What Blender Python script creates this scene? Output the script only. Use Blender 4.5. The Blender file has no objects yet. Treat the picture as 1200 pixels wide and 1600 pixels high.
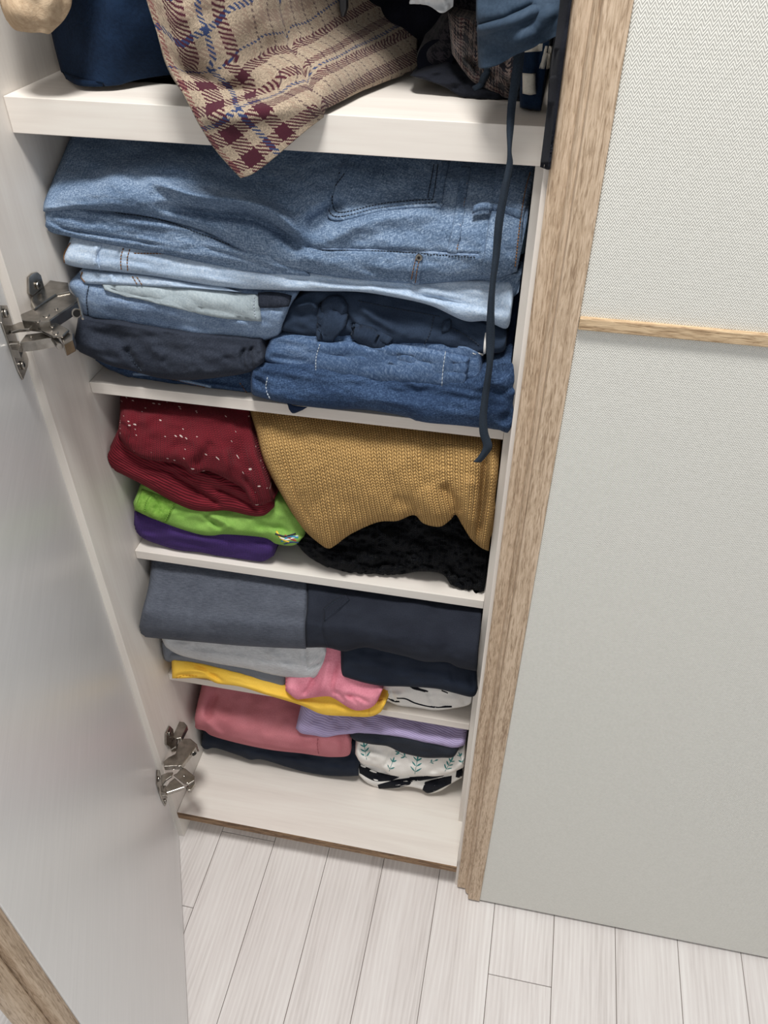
import bpy, bmesh, math, random
import numpy as np
from mathutils import Vector, Matrix
from mathutils.bvhtree import BVHTree

random.seed(4)
# ------------------------------------------------------------------ camera
F = 1264.2846
CR = np.array([[0.9804190388, -0.1282757850, 0.1494116170],
               [0.1969177125, 0.6332884319, -0.7484445046],
               [0.0013866577, 0.7632110356, 0.6461478098]])
CP = np.array([0.60794312, -0.79718485, 1.70348926])
cam_d = bpy.data.cameras.new('camera')
cam = bpy.data.objects.new('camera', cam_d)
bpy.context.scene.collection.objects.link(cam)
cam_d.sensor_fit = 'VERTICAL'
cam_d.sensor_height = 32.0
cam_d.lens = F / 1600.0 * 32.0
cam_d.clip_start = 0.02
cam.matrix_world = Matrix([[*CR[0], CP[0]], [*CR[1], CP[1]], [*CR[2], CP[2]], [0, 0, 0, 1]])
bpy.context.scene.camera = cam
# ------------------------------------------------------------------ light
sc = bpy.context.scene
w = bpy.data.worlds.new('world'); sc.world = w; w.use_nodes = True
w.node_tree.nodes['Background'].inputs[0].default_value = (0.96, 0.98, 1.0, 1)
w.node_tree.nodes['Background'].inputs[1].default_value = 0.54
def area(name, loc, target, size, power, col):
    d = bpy.data.lights.new(name, 'AREA'); d.shape = 'RECTANGLE'; d.size = size[0]; d.size_y = size[1]
    d.energy = power; d.color = col
    o = bpy.data.objects.new(name, d); sc.collection.objects.link(o)
    o.location = loc
    o.rotation_euler = (Vector(target) - Vector(loc)).to_track_quat('-Z', 'Y').to_euler()
area('ceiling_lamp', (0.5, -0.66, 3.3), (0.55, -0.6, 0.0), (0.5, 0.36), 64, (1.0, 0.98, 0.95))
vs = sc.view_settings
vs.view_transform = 'Standard'; vs.look = 'None'; vs.exposure = 0.0; vs.gamma = 1.0; vs.use_curve_mapping = False

# ------------------------------------------------------------------ pixel helpers (1200 x 1600 frame)
def ray(px, py):
    return CR @ np.array([(px - 600) / F, (800 - py) / F, -1.0])
def atY(px, py, y):
    d = ray(px, py); return CP + d * ((y - CP[1]) / d[1])
def atZ(px, py, z):
    d = ray(px, py); return CP + d * ((z - CP[2]) / d[2])
def atX(px, py, x):
    d = ray(px, py); return CP + d * ((x - CP[0]) / d[0])
def atP(px, py, p0, n):
    d = ray(px, py); return CP + d * (((p0 - CP) @ n) / (d @ n))
def atYv(PX, PY, Y):
    dx = (PX - 600) / F; dy = (800 - PY) / F
    D = [CR[i, 0] * dx + CR[i, 1] * dy - CR[i, 2] for i in range(3)]
    t = (Y - CP[1]) / D[1]
    return np.stack([CP[i] + D[i] * t for i in range(3)], -1)

# ------------------------------------------------------------------ node helper
class V:
    def __init__(s, nt, v): s.nt = nt; s.v = v
    def _m(s, op, *a):
        n = s.nt.nodes.new('ShaderNodeMath'); n.operation = op
        for i, x in enumerate((s,) + a):
            if isinstance(x, V): s.nt.links.new(x.v, n.inputs[i])
            else: n.inputs[i].default_value = x
        return V(s.nt, n.outputs[0])
    def __add__(s, o): return s._m('ADD', o)
    def __sub__(s, o): return s._m('SUBTRACT', o)
    def __mul__(s, o): return s._m('MULTIPLY', o)
    def __truediv__(s, o): return s._m('DIVIDE', o)
    def fract(s): return s._m('FRACT')
    def floor(s): return s._m('FLOOR')
    def abs(s): return s._m('ABSOLUTE')
    def sin(s): return s._m('SINE')
    def pow(s, p): return s._m('POWER', p)
    def lt(s, o): return s._m('LESS_THAN', o)
    def gt(s, o): return s._m('GREATER_THAN', o)
    def max(s, o): return s._m('MAXIMUM', o)
    def min(s, o): return s._m('MINIMUM', o)
    def mod(s, o): return s._m('FLOORED_MODULO', o)
    def inv(s): return (s * -1.0) + 1.0
def lin(c):
    if isinstance(c, (list, tuple)) and len(c) == 3:
        r = []
        for x in c:
            x = x / 255.0
            r.append(x / 12.92 if x <= 0.04045 else ((x + 0.055) / 1.055) ** 2.4)
        return (*r, 1.0)
    return c
class M:
    """a material under construction"""
    def __init__(s, name, rough=0.85, spec=0.3, coord='UV', sheen=0.0, metal=0.0):
        s.m = bpy.data.materials.new(name); s.m.use_nodes = True
        s.nt = s.m.node_tree; s.b = s.nt.nodes['Principled BSDF']
        s.b.inputs['Roughness'].default_value = rough
        s.b.inputs['Specular IOR Level'].default_value = spec
        s.b.inputs['Sheen Weight'].default_value = sheen
        s.b.inputs['Metallic'].default_value = metal
        tc = s.nt.nodes.new('ShaderNodeTexCoord'); s.co = tc.outputs[coord]
        sp = s.nt.nodes.new('ShaderNodeSeparateXYZ'); s.nt.links.new(s.co, sp.inputs[0])
        s.x, s.y, s.z = (V(s.nt, o) for o in sp.outputs)
    def vec(s, x, y, z=0.0):
        n = s.nt.nodes.new('ShaderNodeCombineXYZ')
        for i, a in enumerate((x, y, z)):
            if isinstance(a, V): s.nt.links.new(a.v, n.inputs[i])
            else: n.inputs[i].default_value = a
        return n.outputs[0]
    def noise(s, vec, scale=1.0, detail=2.0, rough=0.5, dist=0.0):
        n = s.nt.nodes.new('ShaderNodeTexNoise'); s.nt.links.new(vec, n.inputs['Vector'])
        n.inputs['Scale'].default_value = scale; n.inputs['Detail'].default_value = detail
        n.inputs['Roughness'].default_value = rough; n.inputs['Distortion'].default_value = dist
        return V(s.nt, n.outputs['Fac'])
    def voro(s, vec, scale=1.0, feat='F1'):
        n = s.nt.nodes.new('ShaderNodeTexVoronoi'); n.feature = feat; n.voronoi_dimensions = '2D'; s.nt.links.new(vec, n.inputs['Vector'])
        n.inputs['Scale'].default_value = scale
        sp = s.nt.nodes.new('ShaderNodeSeparateColor'); s.nt.links.new(n.outputs['Color'], sp.inputs[0])
        return V(s.nt, n.outputs['Distance']), V(s.nt, sp.outputs[0])
    def rnd(s):
        n = s.nt.nodes.new('ShaderNodeObjectInfo'); return V(s.nt, n.outputs['Random'])
    def ramp(s, f, stops):
        n = s.nt.nodes.new('ShaderNodeValToRGB'); s.nt.links.new(f.v, n.inputs[0])
        el = n.color_ramp.elements
        while len(el) < len(stops): el.new(0.5)
        for e, (p, c) in zip(el, stops): e.position = p; e.color = lin(c)
        return n.outputs[0]
    def mix(s, f, a, b, mode='MIX'):
        n = s.nt.nodes.new('ShaderNodeMix'); n.data_type = 'RGBA'; n.blend_type = mode
        for i, x in ((0, f), (6, a), (7, b)):
            if isinstance(x, V): s.nt.links.new(x.v, n.inputs[i])
            elif isinstance(x, (int, float)): n.inputs[i].default_value = x
            elif isinstance(x, (tuple, list)): n.inputs[i].default_value = lin(x)
            else: s.nt.links.new(x, n.inputs[i])
        return n.outputs[2]
    def color(s, c):
        if isinstance(c, (tuple, list)): s.b.inputs['Base Color'].default_value = lin(c)
        else: s.nt.links.new(c, s.b.inputs['Base Color'])
    def bump(s, h, dist, strength=1.0):
        n = s.nt.nodes.new('ShaderNodeBump'); s.nt.links.new(h.v, n.inputs['Height'])
        n.inputs['Distance'].default_value = dist; n.inputs['Strength'].default_value = strength
        s.nt.links.new(n.outputs[0], s.b.inputs['Normal'])

def laminate(name, axis, a=(231, 226, 218), b=(226, 219, 211), c=(214, 206, 198), rough=0.45):
    m = M(name, rough, 0.35, 'Object')
    r = m.rnd() * 7.0
    co = [m.x, m.y, m.z]
    sc_ = [9.0, 9.0, 9.0]; sc_[axis] = 0.9
    v = m.vec(co[0] * sc_[0] + r, co[1] * sc_[1] + r, co[2] * sc_[2])
    n1 = m.noise(v, 2.0, 3, 0.55, 0.6)
    sc_ = [90.0, 90.0, 90.0]; sc_[axis] = 4.0
    v2 = m.vec(co[0] * sc_[0] + r, co[1] * sc_[1] + r, co[2] * sc_[2])
    n2 = m.noise(v2, 2.0, 3, 0.6)
    m.color(m.ramp(n1 * 0.75 + n2 * 0.25, [(0.3, c), (0.5, b), (0.62, a)]))
    m.bump(n2, 0.0002, 0.4)
    return m.m
LAM_X = laminate('white ash laminate along x', 0)
LAM_Z = laminate('white ash laminate along z', 2)
LAM_Y = laminate('white ash laminate along y', 1)
def oak(name, a, b, c, axis=2):
    m = M(name, 0.6, 0.3, 'Object')
    co = [m.x, m.y, m.z]; s1 = [330.0] * 3; s1[axis] = 34.0; s2 = [90.0] * 3; s2[axis] = 3.5
    n1 = m.noise(m.vec(*[k * q for k, q in zip(co, s1)]), 1.6, 4, 0.6, 0.7)
    n2 = m.noise(m.vec(*[k * q for k, q in zip(co, s2)]), 1.5, 3, 0.6, 1.2)
    f = n1 * 0.6 + n2 * 0.4
    m.color(m.ramp(f, [(0.38, c), (0.48, b), (0.57, a)]))
    m.bump(n1, 0.0009, 0.8)
    return m.m
OAK = oak('limed oak', (208, 186, 162), (188, 165, 140), (150, 127, 104))
OAK_X = oak('limed oak rail', (205, 180, 146), (180, 154, 122), (140, 114, 86), 0)
OAK_D = oak('dark oak edging', (150, 122, 92), (118, 90, 64), (74, 54, 38), 0)

def herring():
    m = M('herringbone textured panel', 0.55, 0.4, 'Object')
    w_ = 0.0064; p = 0.0034
    s = ((m.x / w_).fract() - 0.5).abs() * 2.0
    col = (m.x / w_).floor()
    h = ((m.z + s * w_ * 0.8) / p).fract()
    h2 = ((h - 0.5).abs() * 2.0)
    nz = m.noise(m.vec(m.x * 1.0, m.y, m.z * 1.0), 260.0, 2, 0.5)
    hh = h2 * 0.7 + nz * 0.5
    m.color(m.ramp(hh, [(0.25, (206, 205, 197)), (0.85, (229, 228, 221))]))
    m.bump(hh, 0.0008, 0.7)
    return m.m
HERR = herring()
def satin():
    m = M('satin white door lining', 0.32, 0.5, 'Object')
    n = m.noise(m.vec(m.x * 3.0, m.y * 3.0, m.z * 60.0), 3.0, 2)
    m.color(m.ramp(n, [(0.3, (232, 232, 231)), (0.7, (238, 238, 237))]))
    m.bump(n, 0.0001, 0.3)
    return m.m
SATIN = satin()
def plank_mat():
    m = M('pale ash plank', 0.42, 0.4, 'Object')
    r = m.rnd() * 31.0
    x = m.x; y = m.y + r
    warp = m.noise(m.vec(x * 7.0, y * 1.1, r), 1.0, 2, 0.5)
    ph = (x + warp * 0.075) * 640.0
    rings = ph.sin() * 0.5 + 0.5
    n1 = m.noise(m.vec(x * 180.0, y * 7.0, r), 1.0, 4, 0.65)
    n2 = m.noise(m.vec(x * 14.0, y * 1.4, r), 1.0, 2, 0.5)
    f = rings.pow(2.0) * 0.10 + n1 * 0.52 + n2 * 0.46
    m.color(m.ramp(f, [(0.3, (194, 187, 183)), (0.5, (216, 210, 207)), (0.7, (228, 224, 221))]))
    m.bump(f, 0.0003, 0.5)
    return m.m
PLANK = plank_mat()
def plain(name, c, rough=0.8, spec=0.3, metal=0.0):
    m = M(name, rough, spec, 'Object', metal=metal); m.color(c); return m.m
GAP = plain('dark joint', (120, 112, 106), 0.9, 0.1)
def metal():
    m = M('polished nickel', 0.27, 0.5, 'Object', metal=1.0)
    n = m.noise(m.vec(m.x, m.y, m.z), 90.0, 2)
    m.color(m.ramp(n, [(0.3, (142, 137, 130)), (0.7, (172, 167, 160))]))
    m.bump(n, 0.0004, 0.3)
    return m.m
METAL = metal()
HOLE = plain('dark hole', (22, 21, 20), 0.6)

def cloth(name, c1, c2, fine=700.0, bump=0.0004, rough=0.93, sheen=0.02, melange=0.0, c3=None):
    m = M(name, rough, 0.1, 'UV', sheen)
    n1 = m.noise(m.vec(m.x * fine * 0.6, m.y * fine * 0.6), 1.0, 4, 0.75)
    n2 = m.noise(m.vec(m.x * 18.0, m.y * 18.0), 1.0, 2, 0.5)
    f = n1 * 0.55 + n2 * 0.45
    f = (f - 0.5) * 1.5 + 0.5
    if melange:
        n3 = m.noise(m.vec(m.x * 90.0, m.y * 520.0), 1.0, 3, 0.7)
        f = f * (1 - melange) + n3 * melange
    m.color(m.ramp(f, [(0.35, c1), (0.65, c2)]))
    m.bump(n1, bump, 0.6)
    return m.m
def denim(name, dark, mid, light, k=1.0, diag=0.4):
    m = M(name, 0.92, 0.1, 'UV', 0.02)
    a = m.x + m.y * diag; b = m.y - m.x * diag
    n1 = m.noise(m.vec(a * 110.0, b * 620.0), 1.0, 4, 0.8)
    n0 = m.noise(m.vec(a * 700.0, b * 150.0), 1.0, 3, 0.75)
    n2 = m.noise(m.vec(m.x * 12.0, m.y * 20.0), 1.0, 3, 0.55)
    n4 = m.noise(m.vec(m.x * 420.0, m.y * 420.0), 1.0, 2, 0.6)
    f = n1 * 0.36 + n0 * 0.24 + n2 * 0.2 + n4 * 0.2
    m.color(m.ramp((f - 0.5) * k + 0.5, [(0.40, dark), (0.5, mid), (0.60, light)]))
    m.bump(n1 * 0.6 + n4 * 0.4, 0.0006, 0.7)
    return m.m
def knit(name, dark, light, cw, rh, k=0.8, depth=0.0018, flecks=0.0, swap=False, fuzz=0.3):
    m = M(name, 0.97, 0.06, 'UV', 0.04)
    u, v = (m.y, m.x) if swap else (m.x, m.y)
    nn = m.noise(m.vec(m.x * 60.0, m.y * 60.0), 1.0, 2) * (cw * 0.35)
    a = (((u + nn) / cw).fract() - 0.5).abs() * 2.0
    b = ((v / rh) + a * k).fract()
    st = ((b * 3.14159).sin()).pow(0.7)
    h = st * (a.pow(6.0)).inv() * (((a - 0.0).abs() * -1.0 + 1.0).pow(8.0)).inv()
    n1 = m.noise(m.vec(m.x * 480.0, m.y * 480.0), 1.0, 3, 0.8)
    hh = h * (1 - fuzz) + n1 * fuzz
    c = m.ramp(hh, [(0.12, dark), (0.62, light)])  # groove shade between stitches is put into the colour
    if flecks:
        d, rc = m.voro(m.vec(m.x * 120.0 + m.y * 30.0, m.y * 170.0), 1.0)
        mask = d.lt((rc - (1.0 - flecks)) * 2.4 + 0.06) * rc.gt(1.0 - flecks)
        c = m.mix(mask, c, (226, 206, 200))
    m.color(c)
    m.bump(hh, depth, 0.8)
    return m.m
def rib(name, dark, light, w_, ang=0.0, depth=0.001):
    m = M(name, 0.95, 0.08, 'UV', 0.03)
    t = m.y * math.cos(ang) + m.x * math.sin(ang)
    s_ = m.noise(m.vec(m.x * 40.0, m.y * 40.0), 1.0, 2) * (w_ * 0.8)
    h = (((t + s_) / w_ * 3.14159).sin()).abs()
    n1 = m.noise(m.vec(m.x * 800.0, m.y * 800.0), 1.0, 3, 0.7)
    hh = h * 0.75 + n1 * 0.25
    m.color(m.ramp(hh, [(0.15, dark), (0.6, light)]))
    m.bump(hh, depth, 0.7)
    return m.m
def plaid(name, base, bands, P, t, edge=(None, None), P2=None, bands2=None):
    """houndstooth weave: warp and weft stripes woven 2/2"""
    m = M(name, 0.95, 0.1, 'UV', 0.15)
    wob = m.noise(m.vec(m.x * 150.0, m.y * 150.0), 1.0, 2) - 0.5
    wb2 = m.noise(m.vec(m.x * 650.0, m.y * 650.0), 1.0, 3, 0.7) - 0.5
    U = m.x + wob * (t * 0.9) + wb2 * (t * 1.5); W_ = m.y + wob * (t * 0.9) - wb2 * (t * 1.5)
    i = (U / t).floor(); j = (W_ / t).floor()
    fl = m.noise(m.vec(m.x * 620.0, m.y * 620.0), 1.0, 3, 0.7)
    fr = ((fl - 0.5) * 2.6 + 0.5).max(0.0).min(1.0)
    def stripes(k, off, special, P, bands):
        d = k * t
        q = ((d + off) / P).fract()
        c = m.mix(fr, [x * 0.66 for x in base[:3]], [min(255, x * 1.1) for x in base[:3]])
        cb_ = c
        for lo, hi, col in bands:
            c = m.mix(q.gt(lo) * q.lt(hi), c, col)
        if special:
            c2 = cb_
            for lo, hi, col in special:
                c2 = m.mix(d.gt(lo) * d.lt(hi), c2, col)
            c = m.mix(d.lt(special[-1][1] + 0.012), c, c2)
        return c
    cu = stripes(i, 0.0, edge[0], P2 or P, bands2 or bands); cv = stripes(j, 0.0, edge[1], P, bands)
    mask = (i + j).mod(4.0).lt(1.9)
    m.color(m.mix(mask, cu, cv))
    hb = ((U / t).fract() - 0.5).abs() * ((W_ / t).fract() - 0.5).abs()
    m.bump(fl * 0.7 - hb * 1.2, 0.0012, 0.7)
    return m.m

# ------------------------------------------------------------------ object helpers
COL = sc.collection
def link(name, verts, faces, mat, parent=None, smooth=True, uvs=None, origin=None):
    """one mesh object; verts are world coordinates"""
    me = bpy.data.meshes.new(name)
    if parent is not None: org = np.array(parent['org'][:])
    elif origin is not None: org = np.array(origin, float)
    else: org = np.zeros(3)
    V_ = np.asarray(verts, float) - org
    me.from_pydata([tuple(v) for v in V_], [], [tuple(int(i) for i in f) for f in faces])
    if uvs is not None:
        ul = me.uv_layers.new(name='UVMap')
        li = np.zeros(len(me.loops), dtype=np.int32); me.loops.foreach_get('vertex_index', li)
        ul.data.foreach_set('uv', np.asarray(uvs, float)[li].astype(np.float32).ravel())
    bm = bmesh.new(); bm.from_mesh(me); bmesh.ops.recalc_face_normals(bm, faces=bm.faces); bm.to_mesh(me); bm.free()
    me.polygons.foreach_set('use_smooth', [smooth] * len(me.polygons))
    me.materials.append(mat)
    o = bpy.data.objects.new(name, me); COL.objects.link(o)
    if parent is not None: o.parent = parent
    else: o.location = org
    o['org'] = [float(x) for x in org]
    return o
def empty(name, loc):
    o = bpy.data.objects.new(name, None); COL.objects.link(o); o.location = loc; o['org'] = [float(x) for x in loc]
    o.empty_display_size = 0.05
    return o
def tag(o, label, cat, group=None):
    o['label'] = label; o['category'] = cat
    if group: o['group'] = group
    return o
def bevel(o, w_, seg=2):
    m = o.modifiers.new('bevel', 'BEVEL'); m.width = w_; m.segments = seg; m.limit_method = 'ANGLE'
    return o
def box(name, lo, hi, mat, parent=None, bw=0.0, origin=None):
    x0, y0, z0 = lo; x1, y1, z1 = hi
    v = [(x0, y0, z0), (x1, y0, z0), (x1, y1, z0), (x0, y1, z0), (x0, y0, z1), (x1, y0, z1), (x1, y1, z1), (x0, y1, z1)]
    f = [(0, 3, 2, 1), (4, 5, 6, 7), (0, 1, 5, 4), (1, 2, 6, 5), (2, 3, 7, 6), (3, 0, 4, 7)]
    o = link(name, v, f, mat, parent, smooth=False, origin=origin)
    if bw: bevel(o, bw)
    return o
def prism(name, base, off, mat, parent=None, bw=0.0008):
    """closed polygon (world points) extruded by the vector off"""
    base = [np.array(p, float) for p in base]; n = len(base); off = np.array(off, float)
    v = base + [p + off for p in base]
    f = [tuple(range(n))[::-1], tuple(range(n, 2 * n))] + [(i, (i + 1) % n, n + (i + 1) % n, n + i) for i in range(n)]
    o = link(name, v, f, mat, parent, smooth=False)
    if bw: bevel(o, bw, 2)
    return o
def cyl(name, c, axis, r, h, mat, parent=None, n=20, bw=0.0006):
    axis = Vector(axis).normalized(); q = axis.to_track_quat('Z', 'Y').to_matrix()
    ring = [np.array(Vector(c) + q @ Vector((r * math.cos(2 * math.pi * k / n), r * math.sin(2 * math.pi * k / n), 0))) for k in range(n)]
    return prism(name, ring, np.array(axis) * h, mat, parent, bw)

# ------------------------------------------------------------------ curves, noise
def crom(P, t):
    """Catmull-Rom through rows of P at parameters t in [0, n-1]"""
    P = np.asarray(P, float); n = len(P)
    if n == 2:
        return P[0] + (P[1] - P[0]) * t[:, None]
    Q = np.vstack([2 * P[0] - P[1], P, 2 * P[-1] - P[-2]])
    i = np.clip(np.floor(t).astype(int), 0, n - 2); u = (t - i)[:, None]
    a, b, c, d = Q[i], Q[i + 1], Q[i + 2], Q[i + 3]
    return 0.5 * (2 * b + (c - a) * u + (2 * a - 5 * b + 4 * c - d) * u ** 2 + (3 * b - a - 3 * c + d) * u ** 3)
def resample(P, n, smooth=True):
    P = np.asarray(P, float)
    if smooth and len(P) > 2:
        # centripetal-ish: soften by dense evaluation
        D = crom(P, np.linspace(0, len(P) - 1, (len(P) - 1) * 14 + 1))
    else: D = P
    s = np.concatenate([[0], np.cumsum(np.linalg.norm(np.diff(D[:, :2], axis=0), axis=1))])
    q = np.linspace(0, s[-1], n)
    return np.stack([np.interp(q, s, D[:, k]) for k in range(D.shape[1])], 1)
_T = np.random.RandomState(5).rand(256, 256)
def vnoise(x, y, seed=0):
    x = x + seed * 17.31; y = y + seed * 9.77
    xi = np.floor(x).astype(int); yi = np.floor(y).astype(int)
    fx = x - xi; fy = y - yi; fx = fx * fx * fx * (fx * (fx * 6 - 15) + 10); fy = fy * fy * fy * (fy * (fy * 6 - 15) + 10)
    g = lambda a, b: _T[a & 255, b & 255]
    return ((g(xi, yi) * (1 - fx) + g(xi + 1, yi) * fx) * (1 - fy) + (g(xi, yi + 1) * (1 - fx) + g(xi + 1, yi + 1) * fx) * fy) * 2 - 1
def pdist(PX, PY, line):
    d = np.full(PX.shape, 1e9); T = np.zeros(PX.shape)
    L = np.asarray(line, float); n = len(L) - 1
    for k in range(n):
        a, b = L[k], L[k + 1]; ab = b - a; q = ab @ ab + 1e-9
        t = np.clip(((PX - a[0]) * ab[0] + (PY - a[1]) * ab[1]) / q, 0, 1)
        e = np.hypot(PX - a[0] - t * ab[0], PY - a[1] - t * ab[1])
        m = e < d; d = np.where(m, e, d); T = np.where(m, (k + t) / n, T)
    return d, T
GS = {}
def garment(name, mat, top, bot, yb, yt, zfloor, label=None, cat=None, group=None, parent=None, rb=0.022, fb=0.3,
            rt=0.0, ft=0.25, rs=0.012, rl=10.0, wr=0.003, ws=(80, 14), creases=(), back=0.46, zceil=None, mids=(),
            xmax=0.588, xmin=0.0015, seed=None, chunky=0.0, slope=0.0, uvrot=0.0):
    """a folded garment: the front drawn by its lower and upper contour at its real distance, rounded over,
    and carried back into the cupboard as a closed body"""
    seed = seed if seed is not None else (len(GS) + 3)
    rows = [(bot, yb)] + list(mids) + [(top, yt)]
    lens = [np.sum(np.linalg.norm(np.diff(np.asarray(r[0], float)[:, :2], axis=0), axis=1)) for r in rows]
    nu = int(max(24, max(lens) / 3.0))
    hmax = max(np.linalg.norm(np.array(top[len(top) // 2][:2], float) - np.array(bot[len(bot) // 2][:2], float)), 8)
    nv = int(max(14, hmax / 2.6))
    R = [resample([(p[0], p[1], (p[2] if len(p) > 2 else y)) for p in r], nu) for r, y in rows]
    R = np.stack(R)                                    # rows, nu, 3
    tv = np.linspace(0, len(rows) - 1, nv)
    G = np.stack([crom(R[:, k, :], tv) for k in range(nu)], 1)   # nv, nu, 3
    PX, PY, Y = G[..., 0].copy(), G[..., 1].copy(), G[..., 2].copy()
    v = np.linspace(0, 1, nv)[:, None]
    q = np.clip(1 - v / fb, 0, 1); Y += rb * (1 - np.sqrt(1 - q ** 2))
    if rt: q = np.clip(1 - (1 - v) / ft, 0, 1); Y += rt * (1 - np.sqrt(1 - q ** 2))
    dl = np.hypot(PX - PX[:, :1], (PY - PY[:, :1])); dr = np.hypot(PX - PX[:, -1:], (PY - PY[:, -1:]))
    for d in (dl, dr):
        q = np.clip(1 - d / rl, 0, 1); Y += rs * (1 - np.sqrt(1 - q ** 2))
    s = 0.985; c_ = 0.17
    A = PX * s + PY * c_; B = -PX * c_ + PY * s
    fade = np.minimum(1, np.minimum(dl, dr) / 18.0) * np.minimum(1, v * 5 + 0.15)
    Y += wr * fade * (vnoise(A / ws[0], B / ws[1], seed) + 0.5 * vnoise(A / ws[0] * 2.3, B / ws[1] * 1.9, seed + 1) + 0.22 * vnoise(A / 12, B / 7, seed + 2))
    if chunky:
        Y += chunky * (np.abs(vnoise(A / 9, B / 7, seed + 5)) + 0.6 * vnoise(A / 5, B / 4, seed + 6))
    for cr in creases:
        line, wd, dep = cr[:3]
        d, T = pdist(PX, PY, resample(line, 30) if len(line) > 2 else line)
        taper = np.clip(np.minimum(T, 1 - T) * 6, 0, 1) if len(cr) < 4 else 1.0
        Y += dep * np.exp(-(d / wd) ** 2) * taper
    P = atYv(PX, PY, Y)
    # back extension
    def ext(row, up):
        out = []
        y0 = row[:, 1]
        for k, t in enumerate((0.012, 0.04, 0.1, 0.2, 0.35, 0.6, 1.0)):
            r = row.copy(); r[:, 1] = y0 + (np.maximum(back, y0 + 0.03) - y0) * t
            r[:, 2] = row[:, 2] + slope * (r[:, 1] - y0) * up
            out.append(r)
        return out
    top_e = ext(P[-1], 1); bot_e = ext(P[0], 0)
    allr = bot_e[::-1] + [P[k] for k in range(nv)] + top_e
    S = np.stack(allr)                                 # nr, nu, 3
    S[..., 0] = np.maximum(S[..., 0], xmin)
    lim = np.interp(S[..., 1], [0.078, 0.0945], [0.5992, min(xmax, 0.5885)]); S[..., 0] = np.minimum(S[..., 0], lim)
    S[..., 2] = np.where(S[..., 1] > 0.092, np.maximum(S[..., 2], zfloor + 0.001), S[..., 2])
    if zceil: S[..., 2] = np.minimum(S[..., 2], zceil)
    nb = len(bot_e)
    # keep the tail a body: its top stays above its bottom
    for k in range(nb):
        a = nb - 1 - k; b = nb + nv + k
        S[b][:, 2] = np.maximum(S[b][:, 2], S[a][:, 2] + 0.004)
    nr = S.shape[0]
    verts = S.reshape(-1, 3)
    du = np.linalg.norm(np.diff(S, axis=1), axis=2); dv = np.linalg.norm(np.diff(S, axis=0), axis=2)
    U = np.concatenate([np.zeros((nr, 1)), np.cumsum(du, 1)], 1)
    mu = U[nb + nv // 2]; U = np.tile(mu, (nr, 1))
    W_ = np.concatenate([np.zeros((1, nu)), np.cumsum(dv, 0)], 0); W_ = np.tile(W_.mean(1)[:, None], (1, nu)) * 0.5 + W_ * 0.5
    if uvrot:
        ca, sa = math.cos(uvrot), math.sin(uvrot); U, W_ = U * ca - W_ * sa, U * sa + W_ * ca
    uv = np.stack([U, W_], -1).reshape(-1, 2)
    idx = np.arange(nr * nu).reshape(nr, nu)
    a, b, c, d = idx[:-1, :-1].ravel(), idx[:-1, 1:].ravel(), idx[1:, 1:].ravel(), idx[1:, :-1].ravel()
    faces = list(zip(a, b, c, d))
    for j in range(nu - 1): faces.append((idx[0, j + 1], idx[0, j], idx[-1, j], idx[-1, j + 1]))
    # end caps with a slightly dished centre
    vl = [verts]; uvl = [uv]; n0 = len(verts)
    for e, col in enumerate((0, nu - 1)):
        ring = S[:, col, :]; cc = ring[nb:nb + nv].mean(0); cc = cc + np.array([0, 0.03, 0])
        if col and ring[:, 0].max() > 0.588: cc = np.array([0.5882, min(cc[1], 0.0955), cc[2]])
        vl.append(cc[None]); uvl.append(uv[idx[nb + nv // 2, col]][None])
        for i in range(nr):
            faces.append((idx[i, col], idx[(i + 1) % nr, col], n0 + e))
    verts = np.concatenate(vl); uv = np.concatenate(uvl)
    org = None
    if parent is None:
        f_ = S[nb:nb + nv]; org = (float(f_[..., 0].mean()), float(f_[..., 1].min() + 0.1), float(S[..., 2].min()))
    o = link(name, verts, faces, mat, parent, True, uv, org)
    if label: tag(o, label, cat, group)
    GS[o.name] = BVHTree.FromPolygons([tuple(p) for p in verts], [tuple(int(i) for i in f) for f in faces])
    return o
def hit(o, px, py):
    d = ray(px, py); d = Vector(d).normalized()
    p, n, i, t = GS[o.name].ray_cast(Vector(CP), d)
    if p is None: return None, None
    if n.dot(d) > 0: n = -n
    return np.array(p), np.array(n)
def hits(o, pts):
    out = []; last = None
    for p in pts:
        h, n = hit(o, p[0], p[1])
        if h is None:
            if last is None: continue
            # continue at the last known distance
            h = atY(p[0], p[1], last[0][1]); n = last[1]
        last = (h, n); out.append((h, n))
    return out
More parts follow.
